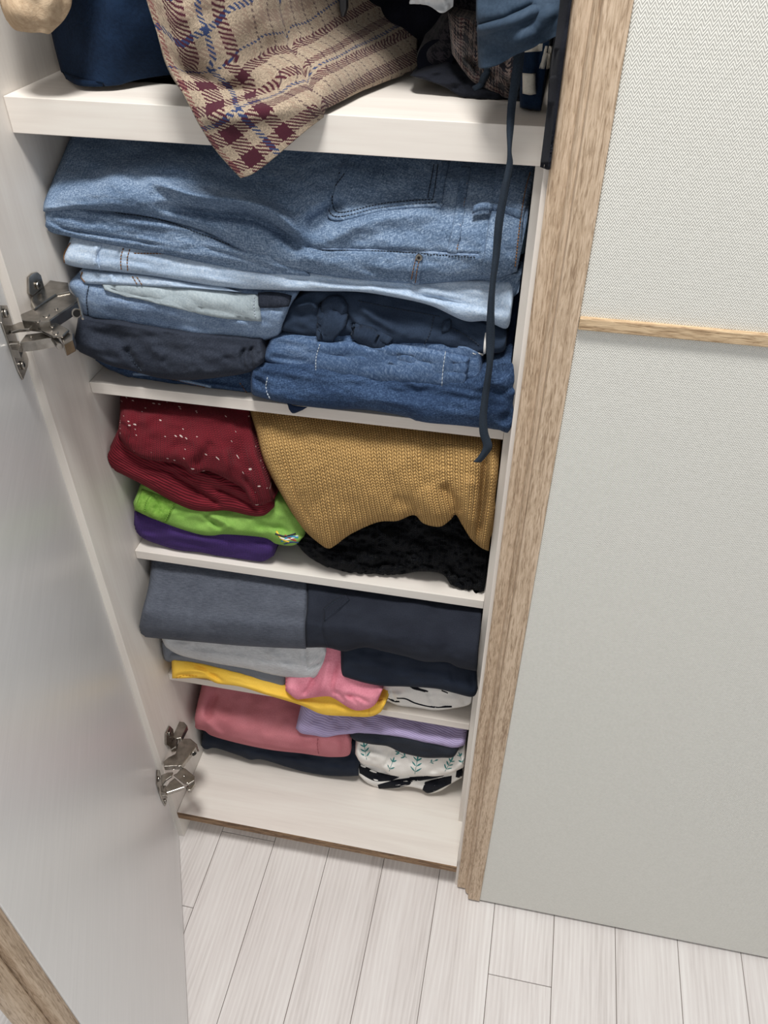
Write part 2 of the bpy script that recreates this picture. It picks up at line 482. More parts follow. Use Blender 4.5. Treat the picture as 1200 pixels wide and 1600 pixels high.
def ribbon(o, name, line, width, mat, h=0.0012, parent=None, step=2.5, taper=False):
    """a cord or tape lying on the garment's surface"""
    L = sum(math.dist(line[k][:2], line[k + 1][:2]) for k in range(len(line) - 1))
    pts = resample(line, max(3, int(L / step)))
    H = hits(o, pts)
    if len(H) < 2: return None
    P = np.array([a for a, b in H]); N = np.array([b for a, b in H])
    T = np.gradient(P, axis=0); T /= np.linalg.norm(T, axis=1)[:, None] + 1e-9
    for _ in range(2): N[1:-1] = (N[:-2] + N[1:-1] + N[2:]) / 3
    N /= np.linalg.norm(N, axis=1)[:, None] + 1e-9
    S = np.cross(T, N); S /= np.linalg.norm(S, axis=1)[:, None] + 1e-9
    hw = width / 2
    if taper: hw = (hw * np.sin(np.linspace(0.25, math.pi - 0.12, len(P))) ** 0.8)[:, None]
    rows = [P - S * hw - N * 0.001, P - S * hw * 0.75 + N * h * 0.8, P + N * h, P + S * hw * 0.75 + N * h * 0.8, P + S * hw - N * 0.001]
    R = np.stack(rows, 1); n, k = R.shape[:2]
    f = [(i * k + j, (i + 1) * k + j, (i + 1) * k + (j + 1) % k, i * k + (j + 1) % k) for i in range(n - 1) for j in range(k)]
    f += [tuple(range(k)), tuple((n - 1) * k + j for j in range(k))]
    s = np.concatenate([[0], np.cumsum(np.linalg.norm(np.diff(P, axis=0), axis=1))])
    uv = np.stack([np.repeat(s, k), np.tile(np.linspace(0, width, k), n)], 1)
    return (R.reshape(-1, 3), f, uv, mat, name, parent or o)
def make(r):
    if r is None: return None
    vts, f, uv, mat, name, par = r
    return link(name, vts, f, mat, par, True, uv)
def merge(rs, name, mat, par):
    V_, Fs, U = [], [], []; n = 0
    for r in rs:
        if r is None: continue
        V_.append(r[0]); U.append(r[2]); Fs += [tuple(i + n for i in f) for f in r[1]]; n += len(r[0])
    if not V_: return None
    return link(name, np.concatenate(V_), Fs, mat, par, True, np.concatenate(U))
def seam(o, line, width, mat, h=0.0012, name='seam'):
    return make(ribbon(o, name, line, width, mat, h))
def stitches(o, lines, mat, name='stitching', dash=3.2, gap=1.9, width=0.0011, h=0.0014):
    rs = []
    for line in lines:
        L = sum(math.dist(line[k], line[k + 1]) for k in range(len(line) - 1))
        pts = resample(line, max(4, int(L / 0.8)))
        k = 0
        n1 = max(2, int(dash / 0.8)); n2 = max(1, int(gap / 0.8))
        while k + n1 < len(pts):
            seg = pts[k:k + n1 + 1]
            rs.append(ribbon(o, name, [tuple(seg[0]), tuple(seg[-1])], width, mat, h, step=1.6)); k += n1 + n2
    r = merge(rs, name, mat, o)
    if r is not None: r['kind'] = 'stuff'
    return r
def patch(o, name, top, bot, mat, lift=0.0018, parent=None, label=None, smooth=True, uvs=1.0):
    """a piece of cloth sewn on the garment, following its surface"""
    lt = max(sum(math.dist(q[k][:2], q[k + 1][:2]) for k in range(len(q) - 1)) for q in (top, bot))
    nu = int(max(6, lt / 3)); hh = max(math.dist(top[0], bot[0]), math.dist(top[-1], bot[-1]), math.dist(top[len(top) // 2], bot[len(bot) // 2]))
    nv = int(max(4, hh / 3))
    a = resample(top, nu, smooth); b = resample(bot, nu, smooth)
    P = np.zeros((nv, nu, 3)); N = np.zeros((nv, nu, 3)); y_last = None
    for i in range(nv):
        t = i / (nv - 1)
        for j in range(nu):
            q = a[j] * (1 - t) + b[j] * t
            h, n = hit(o, q[0], q[1])
            if h is None:
                h = atY(q[0], q[1], y_last if y_last is not None else 0.1); n = np.array([0, -0.8, 0.6])
            y_last = h[1]; P[i, j] = h; N[i, j] = n
    N /= np.linalg.norm(N, axis=2)[..., None] + 1e-9
    edge = np.ones((nv, nu)); edge[0] = edge[-1] = 0.35; edge[:, 0] = edge[:, -1] = 0.35
    A = P + N * lift * edge[..., None]; B = P - N * 0.001
    idx = np.arange(nv * nu).reshape(nv, nu); m = nv * nu
    f = [(idx[i, j], idx[i, j + 1], idx[i + 1, j + 1], idx[i + 1, j]) for i in range(nv - 1) for j in range(nu - 1)]
    f += [tuple(m + k for k in q[::-1]) for q in f]
    brd = [idx[0, j] for j in range(nu)] + [idx[i, -1] for i in range(1, nv)] + [idx[-1, j] for j in range(nu - 2, -1, -1)] + [idx[i, 0] for i in range(nv - 2, 0, -1)]
    f += [(brd[k], brd[(k + 1) % len(brd)], m + brd[(k + 1) % len(brd)], m + brd[k]) for k in range(len(brd))]
    U = np.stack([np.tile(np.linspace(0, lt * 0.00075, nu), (nv, 1)), np.tile(np.linspace(0, hh * 0.00075, nv)[:, None], (1, nu))], -1).reshape(-1, 2) * uvs
    vv = np.concatenate([A.reshape(-1, 3), B.reshape(-1, 3)])
    ob = link(name, vv, f, mat, parent or o, True, np.concatenate([U, U]))
    if label: ob['label'] = label
    GS[ob.name] = BVHTree.FromPolygons([tuple(p) for p in vv], [tuple(int(i) for i in q) for q in f])
    return ob
def sheet(name, mat, rows, thick=0.003, label=None, cat=None, group=None, parent=None, wr=0.003, ws=(40, 60), seed=1,
          creases=(), uvflip=False, step=4.0, closed=False):
    """hanging cloth: rows of (px, py, y) control points, lowest first"""
    lens = [np.sum(np.linalg.norm(np.diff(np.asarray(r, float)[:, :2], axis=0), axis=1)) for r in rows]
    nu = int(max(10, max(lens) / step))
    R = np.stack([resample(r, nu) for r in rows])
    hh = sum(np.linalg.norm(R[k, nu // 2, :2] - R[k + 1, nu // 2, :2]) for k in range(len(rows) - 1))
    nv = int(max(10, hh / step))
    G = np.stack([crom(R[:, k, :], np.linspace(0, len(rows) - 1, nv)) for k in range(nu)], 1)
    PX, PY, Y = G[..., 0], G[..., 1], G[..., 2].copy()
    ed = np.minimum(1, np.minimum(np.arange(nu), np.arange(nu)[::-1]) / 4.0)[None, :]
    Y += wr * (0.3 + 0.7 * ed) * (vnoise(PX / ws[0], PY / ws[1], seed) + 0.5 * vnoise(PX / ws[0] * 2.2, PY / ws[1] * 2.2, seed + 1))
    for line, wd, dep in creases:
        d, T = pdist(PX, PY, line); Y += dep * np.exp(-(d / wd) ** 2)
    P = atYv(PX, PY, Y)
    P[..., 0] = np.clip(P[..., 0], 0.002, 0.6049)
    P[..., 0] = np.where(P[..., 1] > 0.0085, np.minimum(P[..., 0], 0.5975), P[..., 0])
    P[..., 2] = np.where(P[..., 1] > 0.0795, np.maximum(P[..., 2], 1.4835), P[..., 2])
    du = np.linalg.norm(np.diff(P, axis=1), axis=2); dv = np.linalg.norm(np.diff(P, axis=0), axis=2)
    U = np.concatenate([np.zeros((nv, 1)), np.cumsum(du, 1)], 1); W_ = np.concatenate([np.zeros((1, nu)), np.cumsum(dv, 0)], 0)
    idx = np.arange(nv * nu).reshape(nv, nu)
    f = [(idx[i, j], idx[i, j + 1], idx[i + 1, j + 1], idx[i + 1, j]) for i in range(nv - 1) for j in range(nu - 1)]
    verts = P.reshape(-1, 3); org = (float(P[..., 0].mean()), float(P[..., 1].mean()), float(P[..., 2].min())) if parent is None else None
    o = link(name, verts, f, mat, parent, True, np.stack([U, W_], -1).reshape(-1, 2), org)
    s = o.modifiers.new('thickness', 'SOLIDIFY'); s.thickness = thick; s.offset = 0
    if label: tag(o, label, cat, group)
    GS[o.name] = BVHTree.FromPolygons([tuple(p) for p in verts], [tuple(int(i) for i in q) for q in f])
    return o

# ================================================================== SETTING: the floor
fl = box('floor', (-1.6, -2.4, -0.03), (2.3, 0.7, -0.0022), GAP); fl['kind'] = 'structure'
PX0, PW = 0.0772, 0.1219
# cross joints read from the photograph: plank index -> y of one joint
J = {5: float(atZ(812, 1532, 0)[1]), 0: float(atZ(393, 1308, 0)[1]), -1: float(atZ(295, 1417, 0)[1])}
J[9 - 3] = J[5] + 0.62
rr = random.Random(8)
shared = {}
for k in range(-13, 18):
    y0 = J.get(k, None)
    if y0 is None:
        y0 = rr.uniform(-0.2, 0.5) - (0.0 if not 1 <= k <= 9 else 0)
        if 1 <= k <= 9: y0 = 0.2 + rr.uniform(0.0, 0.3)     # their joints lie outside the picture
    ys = [y0]
    Ln = 1.2
    cuts = sorted([y0 + n * Ln for n in range(-3, 3)])
    cuts = [-2.4] + [c for c in cuts if -2.35 < c < 0.65] + [0.7]
    for a, b in zip(cuts[:-1], cuts[1:]):
        if b - a < 0.05: continue
        key = round(b - a, 3)
        g = 0.0006
        if key not in shared:
            o = box('plank', (g, g, -0.008), (PW - g, b - a - g, 0.0), PLANK, None)
            bevel(o, 0.0004, 1)
            shared[key] = o.data
        else:
            o = bpy.data.objects.new('plank', shared[key]); COL.objects.link(o); bevel(o, 0.0004, 1)
        o.parent = fl
        o.location = (PX0 + k * PW, a, 0.0)

WALLM = plain('off white wallpaper', (226, 224, 219), 0.9, 0.2)
wl = box('wall_back', (-1.6, 0.585, 0.0), (2.3, 0.68, 2.6), WALLM); wl['kind'] = 'structure'
# ================================================================== the open wardrobe unit
ZA, TA, SA = 1.4752, 0.0384, 0.0833
ZB, ZC, ZD, ZE, S_, TS, WS = 1.0997, 0.7722, 0.4446, 0.1011, 0.0997, 0.0178, 0.5899
TOPZ = 2.25
wd = empty('wardrobe', (0.3, 0.3, 0.0))
tag(wd, 'open tall white wardrobe unit with shelves of folded clothes and its door swung out', 'wardrobe')
o = box('side_panel', (-0.018, 0.0, 0.0), (0.0, 0.58, TOPZ), LAM_Z, wd, 0.0006); o['label'] = 'left side panel carrying the hinges'
o = box('side_panel', (0.6, 0.0128, 0.0), (0.6175, 0.58, TOPZ), LAM_Z, wd, 0.0006)
box('back_panel', (0.0005, 0.572, 0.0), (0.5995, 0.58, TOPZ), LAM_Z, wd)
box('top_panel', (0.0005, 0.0, TOPZ - 0.018), (0.5995, 0.57, TOPZ), LAM_X, wd, 0.0006)
sh = box('shelf', (0.0005, SA, ZA - TA), (0.5995, 0.571, ZA), LAM_X, wd, 0.0007); sh['label'] = 'thick top shelf'
for z in (ZB, ZC, ZD):
    box('shelf', (0.0005, S_, z - TS), (WS, 0.571, z), LAM_X, wd, 0.0007)
bb = box('bottom_board', (0.0005, 0.0016, ZE - 0.0216), (0.5995, 0.571, ZE), LAM_X, wd, 0.0006)
ebm = OAK_D
o = box('edge_band', (0.0005, 0.0, ZE - 0.0214), (0.6, 0.0016, ZE - 0.0008), ebm, bb); o['label'] = 'dark oak edging on the front of the bottom board'
box('filler_strip', (WS + 0.0003, S_, ZE), (0.5998, 0.571, ZA - TA - 0.0004), LAM_Z, wd, 0.0005)
box('shelf', (0.0005, 0.02, 1.90), (0.5995, 0.571, 1.918), LAM_X, wd, 0.0007)  # unseen upper shelf, added to shade the top compartment
box('plinth', (0.0005, 0.05, 0.0), (0.5995, 0.066, ZE - 0.0218), LAM_X, wd)

# door, opened about 65 degrees
TH = 1.137
HP = np.array([-0.0095, -0.004, 0.0]); DD = np.array([math.cos(TH), -math.sin(TH), 0.0]); NN = np.array([math.sin(TH), math.cos(TH), 0.0])
def dbox(name, t0, t1, n0, n1, z0, z1, mat, parent, bw=0.001):
    pts = [HP + DD * t + NN * n for t, n in ((t0, n0), (t1, n0), (t1, n1), (t0, n1))]
    pts = [p + np.array([0, 0, z0]) for p in pts]
    return prism(name, pts, (0, 0, z1 - z0), mat, parent, bw)
door = dbox('door', 0.0, 0.6288, -0.018, 0.0, 0.01, TOPZ, SATIN, wd); door['label'] = 'open left door seen from its satin white inside'
dbox('oak_stile', 0.6289, 0.650, -0.022, 0.0, 0.01, TOPZ, OAK, door, 0.003)
dbox('finger_groove_strip', 0.6501, 0.672, -0.022, -0.008, 0.01, TOPZ, OAK, door, 0.004)
dbox('outer_lining', 0.001, 0.628, -0.0195, -0.0181, 0.012, TOPZ - 0.002, HERR, door, 0.0003)

# ---- the two concealed wide angle hinges
def hinge(fn, zp, tops, plate, wing, wscrew, dscrews, hole, rivets, pins, rod, zarm):
    """fn maps traced crop coordinates to the 1200x1600 frame"""
    Zp = lambda q, z: atZ(*fn(*q), z)
    Xp = lambda q, x: atX(*fn(*q), x)
    Dp = lambda q, off: atP(*fn(*q), HP + NN * off, NN)
    DZ = zp
    Zp = lambda q, z: atZ(*fn(*q), z + DZ)
    poly, z, h = tops[0]
    body = prism('hinge', [Zp(q, z) for q in poly], (0, 0, -h), METAL, wd, 0.0012)
    names = ['base_rail', 'pivot_link', 'cover_link', 'lower_arm', 'end_block', 'knuckle']
    for nm, (poly, z, h) in zip(names, tops[1:]):
        prism(nm, [Zp(q, z) for q in poly], (0, 0, -h), METAL, body, 0.0009)
    prism('mounting_wing', [Xp(q, 0.0005) for q in wing], (0.0035, 0, 0), METAL, body, 0.001)
    c = Xp(wscrew, 0.004); cyl('screw', c, (1, 0, 0), 0.0046, 0.0028, METAL, body, 18, 0.001)
    cyl('screw_recess', c + np.array([0.0026, 0, 0]), (1, 0, 0), 0.0021, 0.0005, HOLE, body, 6, 0)
    prism('door_plate', [Dp(q, 0.0004) for q in plate], tuple(NN * 0.0022), METAL, body, 0.0008)
    for q in dscrews:
        c = Dp(q, 0.0024); cyl('screw', c, NN, 0.0055, 0.0035, METAL, body, 18, 0.0012)
        cyl('screw_recess', c + NN * 0.0034, NN, 0.0022, 0.0005, HOLE, body, 6, 0)
    if hole:
        q, z, r = hole; c = Zp(q, z); cyl('adjuster_hole', c, (0.75, -0.65, 0.05), r, 0.0012, HOLE, body, 18, 0)
        cyl('adjuster_ring', c - np.array([0.75, -0.65, 0.05]) * 0.0012, (0.75, -0.65, 0.05), r * 1.35, 0.0019, METAL, body, 20, 0.0005)
    for q, z, r in rivets: cyl('rivet', Zp(q, z), (0, 0, 1), r, 0.0016, METAL, body, 16, 0.0006)
    for q0, q1, z, r in pins:
        a = Zp(q0, z); b = Zp(q1, z); cyl('pin', a, b - a, r, float(np.linalg.norm(b - a)), METAL, body, 12, 0.0004)
    return body
f1 = lambda x, y: (x / 7.27, 400 + y / 7.27)
hinge(f1, 0.026,
      [([(230, 660), (430, 575), (530, 500), (630, 412), (800, 408), (905, 495), (800, 570), (640, 675), (560, 735), (440, 745), (250, 730)], 1.236, 0.014),
       ([(345, 470), (420, 420), (570, 272), (650, 285), (770, 300), (795, 400), (640, 430), (500, 520), (390, 600), (345, 560)], 1.238, 0.016),
       ([(75, 805), (230, 745), (420, 755), (330, 825), (210, 835), (120, 860)], 1.228, 0.004),
       ([(395, 785), (560, 742), (620, 745), (785, 835), (710, 905), (600, 908), (480, 850)], 1.2285, 0.003),
       ([(222, 985), (290, 890), (480, 865), (600, 925), (400, 965)], 1.222, 0.0125),
       ([(688, 925), (785, 850), (832, 870), (830, 950), (720, 1010)], 1.2245, 0.015),
       ([(100, 965), (215, 960), (235, 1010), (215, 1080), (125, 1070)], 1.2205, 0.01)],
      [(-10, 560), (60, 560), (110, 720), (130, 800), (190, 1000), (310, 1130), (300, 1260), (245, 1410), (190, 1300), (100, 1040), (0, 760)],
      [(300, 240), (345, 195), (400, 180), (440, 215), (480, 360), (430, 385), (345, 455), (305, 430)], (425, 330), [(50, 650), (245, 1240)],
      ((870, 650), 1.2335, 0.0045),
      [((640, 605), 1.2355, 0.0022), ((525, 680), 1.2355, 0.0042), ((590, 800), 1.228, 0.003), ((632, 878), 1.228, 0.0035), ((430, 745), 1.2355, 0.003)],
      [((610, 930), (680, 1030), 1.2195, 0.004), ((885, 480), (940, 715), 1.236, 0.0015), ((600, 930), (700, 915), 1.221, 0.003), ((110, 1010), (210, 1005), 1.219, 0.0022)],
      None, 1.236)
f2 = lambda x, y: (220 + x / 8.89, 1100 + y / 8.89)
hinge(f2, 0.032,
      [([(310, 800), (380, 740), (480, 690), (510, 560), (555, 480), (690, 478), (785, 560), (660, 730), (560, 860), (450, 860), (320, 870)], 0.256, 0.014),
       ([(400, 590), (440, 440), (500, 235), (600, 250), (645, 300), (560, 470), (500, 480), (490, 590), (420, 640)], 0.262, 0.014),
       ([(285, 985), (370, 950), (450, 945), (430, 1000), (350, 1055), (290, 1130)], 0.249, 0.005),
       ([(450, 985), (500, 960), (570, 880), (620, 895), (745, 1000), (745, 1060), (650, 1120), (600, 1105)], 0.2485, 0.003),
       ([(355, 1235), (340, 1170), (400, 1080), (470, 1025), (610, 1150), (480, 1195)], 0.242, 0.010),
       ([(660, 1140), (750, 1065), (745, 1110), (690, 1195), (650, 1200)], 0.2435, 0.010),
       ([(275, 1130), (350, 1130), (370, 1190), (360, 1270), (290, 1270)], 0.241, 0.010)],
      [(215, 915), (270, 925), (300, 1100), (300, 1200), (350, 1300), (345, 1380), (330, 1420), (280, 1330), (210, 1110)],
      [(330, 410), (385, 300), (430, 345), (440, 420), (400, 560), (385, 600), (330, 560)], (390, 405), [(240, 1040), (330, 1350)],
      ((740, 690), 0.2515, 0.0045),
      [((530, 845), 0.2545, 0.0042), ((600, 995), 0.2485, 0.0026), ((645, 1085), 0.2485, 0.003), ((455, 900), 0.2545, 0.003)],
      [((640, 1150), (665, 1195), 0.240, 0.003), ((760, 570), (800, 660), 0.2545, 0.0016), ((285, 1240), (350, 1250), 0.240, 0.0035)],
      None, 0.256)

# ================================================================== the closed unit beside it
XS, XD0, XD1 = 0.6053, 0.6302, 0.6544
YD = -0.0163
w2 = empty('wardrobe', (0.95, 0.3, 0.0))
tag(w2, 'closed wardrobe unit with herringbone door framed in limed oak, right of the open shelves', 'wardrobe')
box('side_panel', (0.618, 0.0125, 0.0), (0.636, 0.58, TOPZ), LAM_Z, w2)
box('side_panel', (1.262, 0.0125, 0.0), (1.28, 0.58, TOPZ), LAM_Z, w2)
box('top_panel', (0.6365, 0.0125, TOPZ - 0.018), (1.2615, 0.58, TOPZ), LAM_X, w2)
box('bottom_board', (0.6365, 0.0125, 0.083), (1.2615, 0.58, 0.101), LAM_X, w2)
box('back_panel', (0.6365, 0.572, 0.102), (1.2615, 0.58, TOPZ - 0.019), LAM_X, w2)
d2 = box('door', (XD1 + 0.0002, YD + 0.0025, 0.01), (1.275, 0.0122, TOPZ), HERR, w2, 0.0008); d2['label'] = 'closed door panel with a fine herringbone texture'
# stile with its recessed finger groove, one coved profile
def stile(x0, x1, x2):
    prof = [(x2, 0.012), (x2, YD), (x1 + 0.003, YD), (x1 + 0.0012, YD + 0.0006), (x1 + 0.0002, YD + 0.003)]
    for k in range(7):
        a = k / 6 * math.pi / 2
        prof.append((x1 - 0.0004 - 0.007 * math.sin(a), 0.0042 - 0.007 * (1 - math.sin(a)) * 0 - 0.010 * math.cos(a)))
    prof += [(x0 + 0.002, 0.0042), (x0, 0.006), (x0, 0.012)]
    return prof
pr_ = stile(XS, XD0, XD1)
st = prism('oak_stile', [(x, y, 0.0101) for x, y in pr_], (0, 0, TOPZ - 0.0101), OAK, d2, 0.0)
z0r, z1r = 1.3114 - 0.001, 1.3236
rl_ = box('oak_rail', (XD1 + 0.0006, YD - 0.0035, z0r), (1.2745, YD + 0.003, z1r), OAK_X, d2, 0.0012)

# ================================================================== FABRICS
THREAD = plain('rust brown thread', (120, 84, 52), 0.8)
THREAD_L = plain('pale thread', (176, 186, 196), 0.8)
THREAD_D = plain('dark thread', (40, 48, 60), 0.8)
D_BLUE = denim('washed blue denim', (64, 82, 106), (98, 118, 144), (150, 168, 190), 1.15)
D_LIGHT = denim('bleached denim', (136, 156, 180), (164, 182, 204), (194, 207, 221), 1.1)
D_MID = denim('stonewashed denim', (86, 104, 132), (116, 136, 164), (152, 170, 192), 1.1)
D_INSIDE = denim('greenish grey denim reverse', (136, 148, 156), (158, 170, 176), (178, 188, 192), 0.8)
D_BLACK = denim('faded black denim', (34, 38, 48), (46, 51, 62), (62, 67, 78), 0.8)
D_DARK = denim('indigo denim', (30, 44, 68), (46, 64, 92), (80, 102, 134), 1.0)
D_COBALT = denim('mid indigo denim', (52, 70, 100), (74, 96, 128), (118, 138, 166), 1.0)
D_NAVY = denim('raw navy denim', (20, 30, 50), (30, 42, 66), (46, 62, 90), 1.0)
C_TWILL = cloth('navy cotton twill', (34, 44, 60), (46, 58, 76), 900.0, 0.0003)
C_STRAP = cloth('dark slate tape', (38, 46, 56), (48, 57, 68), 900.0, 0.0003)
K_MAROON = knit('flecked maroon wool', (58, 14, 22), (124, 38, 48), 0.0046, 0.0034, flecks=0.09, depth=0.0022)
R_MAROON = rib('maroon ribbing', (54, 12, 20), (118, 36, 46), 0.0052, 0.0, 0.0022)
C_GREEN = cloth('lime jersey', (116, 158, 72), (138, 178, 90), 700.0, 0.0003)
R_GREEN = cloth('lime terry', (102, 146, 56), (140, 178, 84), 300.0, 0.001)
K_PURPLE = knit('purple fine knit', (28, 16, 56), (84, 60, 126), 0.0042, 0.003, depth=0.0016)
K_TAN = knit('camel wool knit', (128, 92, 48), (202, 164, 106), 0.0074, 0.0050, depth=0.004, fuzz=0.2)
K_BLACK = knit('black chunky knit', (4, 5, 7), (18, 20, 25), 0.009, 0.007, depth=0.004, fuzz=0.4)
C_CHAR = cloth('charcoal melange fleece', (66, 70, 80), (96, 101, 112), 800.0, 0.0003, melange=0.6)
C_BLACK = cloth('washed black cotton', (34, 37, 46), (44, 48, 58), 900.0, 0.0003)
C_BLACK2 = cloth('blue black jersey', (28, 34, 46), (38, 45, 58), 900.0, 0.0003)
C_GREY = cloth('light grey melange jersey', (176, 178, 182), (212, 214, 216), 500.0, 0.0003, melange=0.7)
R_GREY = rib('grey ribbed knit', (86, 92, 102), (134, 140, 150), 0.0026, math.pi / 2, 0.0006)
C_PINK = cloth('rose pink terry', (206, 122, 140), (228, 148, 164), 450.0, 0.0006)
C_YELLOW = cloth('sunflower jersey', (236, 188, 66), (246, 204, 88), 700.0, 0.0003)
C_WHITE = cloth('white cotton', (226, 224, 220), (238, 236, 232), 700.0, 0.0003)
C_INK = cloth('black stripe', (24, 26, 32), (34, 36, 44), 700.0, 0.0002)
C_ROSE = cloth('dusty pink sweat fabric', (180, 108, 116), (196, 124, 132), 700.0, 0.0003)
R_LILAC = rib('lilac ribbed knit', (142, 128, 172), (186, 174, 212), 0.0046, 0.25, 0.0012)
C_LEAFBASE = cloth('ivory viscose', (226, 222, 216), (238, 235, 230), 600.0, 0.0003)
C_TEAL = cloth('teal print', (52, 124, 124), (86, 152, 148), 500.0, 0.0001)
C_NAVY = cloth('deep navy wool', (18, 31, 50), (25, 42, 66), 400.0, 0.0005)
C_COATBLACK = cloth('black lining', (12, 14, 22), (20, 22, 32), 600.0, 0.0003)
C_SLATE = cloth('slate blue nylon', (44, 58, 74), (58, 73, 90), 500.0, 0.0003, rough=0.7)
K_BEIGE = cloth('beige wool', (170, 146, 120), (200, 178, 150), 260.0, 0.0016)
BG_, NV_ = (70, 30, 42), (46, 60, 96)
PLAID = plaid('beige burgundy and blue houndstooth check', (172, 155, 135),
              [(0.0, 0.17, NV_), (0.45, 0.72, (140, 120, 106))], 0.038, 0.00125,
              ([(0.0, 0.006, (120, 80, 76)), (0.016, 0.034, BG_), (0.044, 0.050, NV_), (0.060, 0.074, BG_)],
               [(0.006, 0.020, BG_), (0.036, 0.050, BG_), (0.056, 0.061, NV_), (0.068, 0.080, BG_), (0.096, 0.106, BG_)]), 0.020, [(0.0, 0.16, (96, 80, 76)), (0.5, 0.8, (146, 126, 110))])
GLEN = plaid('brown glen check', (112, 98, 92), [(0.0, 0.3, (26, 24, 30)), (0.5, 0.58, (30, 28, 34)), (0.66, 0.74, (30, 28, 34)), (0.82, 0.9, (60, 36, 38))], 0.03, 0.0012)
CUFFM = plaid('dark check', (58, 54, 60), [(0.0, 0.5, (22, 22, 30))], 0.012, 0.0012)

# ================================================================== SHELF B: jeans
zb = ZB; cb = ZA - TA - 0.002
g = garment('folded_jeans', D_DARK, [(150, 548), (250, 566), (330, 574), (400, 580)],
            [(146, 562), (175, 580), (205, 593), (232, 597), (292, 607), (345, 614), (388, 620), (402, 616)], 0.112, 0.116, zb,
            'dark indigo jeans lying flat on the shelf under the faded black pair', 'jeans', 'folded jeans on the upper shelf',
            wr=0.003, ws=(50, 9), creases=[([(200, 590), (250, 588), (300, 600)], 4, 0.006), ([(250, 600), (300, 596), (340, 606)], 3, -0.004)])
seam(g, [(208, 584), (245, 586), (290, 595), (330, 604)], 0.005, D_MID, 0.002, 'waistband')
stitches(g, [[(250, 590), (300, 599), (335, 610)], [(375, 598), (385, 612), (397, 616)]], THREAD)

g = garment('folded_jeans', D_DARK, [(392, 574), (440, 572), (492, 574), (600, 592), (725, 598), (758, 575), (790, 566), (812, 574)],
            [(392, 612), (400, 619), (450, 631), (517, 639), (575, 641), (633, 651), (660, 661), (710, 666), (767, 670), (796, 679), (809, 655)], 0.064, 0.088, zb,
            'dark indigo jeans folded thick and overhanging the shelf edge at the bottom of the pile', 'jeans', 'folded jeans on the upper shelf',
            rb=0.03, fb=0.4, wr=0.004, ws=(70, 16), xmax=0.603,
            creases=[([(394, 590), (412, 600), (418, 624)], 4, 0.007), ([(760, 600), (785, 612), (812, 600)], 5, 0.006), ([(735, 610), (770, 600), (800, 590)], 5, -0.004),
                     ([(780, 665), (800, 640), (812, 610)], 7, 0.006)])
stitches(g, [[(418, 590), (416, 608), (422, 622)]], THREAD_L)
patch(g, 'label_tab', [(449, 630), (462, 634), (480, 636)], [(452, 640), (458, 646), (472, 641)], D_NAVY, 0.003)

g = garment('folded_jeans', D_COBALT, [(421, 532), (455, 524), (490, 526), (560, 524), (658, 530), (733, 545), (754, 556)],
            [(409, 562), (442, 574), (490, 579), (600, 590), (727, 600), (754, 597)], 0.09, 0.1, zb,
            'medium blue jeans with a rolled cuff, right of the faded black pair', 'jeans', 'folded jeans on the upper shelf',
            rb=0.014, wr=0.002, ws=(60, 14), creases=[([(415, 556), (450, 562), (490, 566)], 5, 0.003)], back=0.35)
cf = patch(g, 'cuff', [(497, 534), (560, 533), (610, 536), (658, 542), (700, 550), (734, 557)], [(491, 584), (494, 597), (567, 605), (640, 609), (687, 613), (726, 615)], D_COBALT, 0.010)
stitches(cf, [[(500, 538), (494, 560), (494, 590)]], THREAD_L)
stitches(cf, [[(696, 550), (692, 580), (690, 612)]], THREAD_L, dash=6, gap=1)

g = garment('folded_jeans', D_BLACK, [(122, 496), (180, 506), (250, 516), (300, 524), (360, 528), (410, 534)],
            [(114, 545), (146, 560), (175, 572), (208, 580), (250, 591), (292, 594), (340, 590), (388, 582), (413, 566)], 0.074, 0.092, zb,
            'faded black jeans folded small with rounded ends beside the open door hinge', 'jeans', 'folded jeans on the upper shelf',
            rb=0.02, wr=0.0045, ws=(60, 26), seed=21,
            creases=[([(196, 540), (205, 560), (222, 580)], 6, 0.008), ([(230, 530), (245, 550), (260, 560)], 9, -0.006), ([(140, 520), (170, 525), (200, 532)], 7, 0.004),
                     ([(383, 542), (378, 560), (386, 582)], 3, 0.008), ([(396, 540), (389, 556), (396, 578)], 2.5, 0.007), ([(405, 548), (404, 560), (408, 568)], 2, 0.004)])
stitches(g, [[(196, 540), (205, 560), (222, 580)]], THREAD_D)

g = garment('folded_trousers', C_TWILL, [(448, 478), (483, 458), (525, 455), (570, 458), (633, 466), (692, 482), (754, 506), (792, 512)],
            [(438, 516), (470, 524), (492, 528), (537, 532), (604, 547), (632, 541), (680, 541), (733, 555), (756, 553), (787, 549), (792, 525)], 0.092, 0.112, zb,
            'crumpled dark navy cotton trousers with tie ends, wedged between blue denim pairs', 'trousers',
            rb=0.016, wr=0.004, ws=(46, 22), seed=33, back=0.36,
            creases=[([(498, 470), (508, 490), (500, 520)], 5, 0.01), ([(525, 480), (545, 500), (560, 520)], 5, 0.008), ([(560, 480), (590, 500), (625, 520)], 6, -0.006),
                     ([(460, 480), (485, 474), (498, 486)], 4, -0.008), ([(585, 520), (600, 530), (612, 540)], 3, 0.007), ([(545, 505), (560, 512), (590, 520)], 3, 0.006)])
kn = patch(g, 'knotted_fold', [(498, 475), (515, 462), (535, 464), (545, 478)], [(494, 522), (505, 530), (520, 530), (540, 510)], C_TWILL, 0.01)
patch(g, 'tie_end', [(556, 505), (575, 514), (598, 520), (614, 528)], [(548, 522), (566, 534), (590, 545), (603, 547)], C_TWILL, 0.008)
stitches(g, [[(560, 470), (620, 482), (690, 495)], [(678, 495), (672, 520), (662, 540)], [(700, 510), (730, 525), (750, 540)]], THREAD_D)
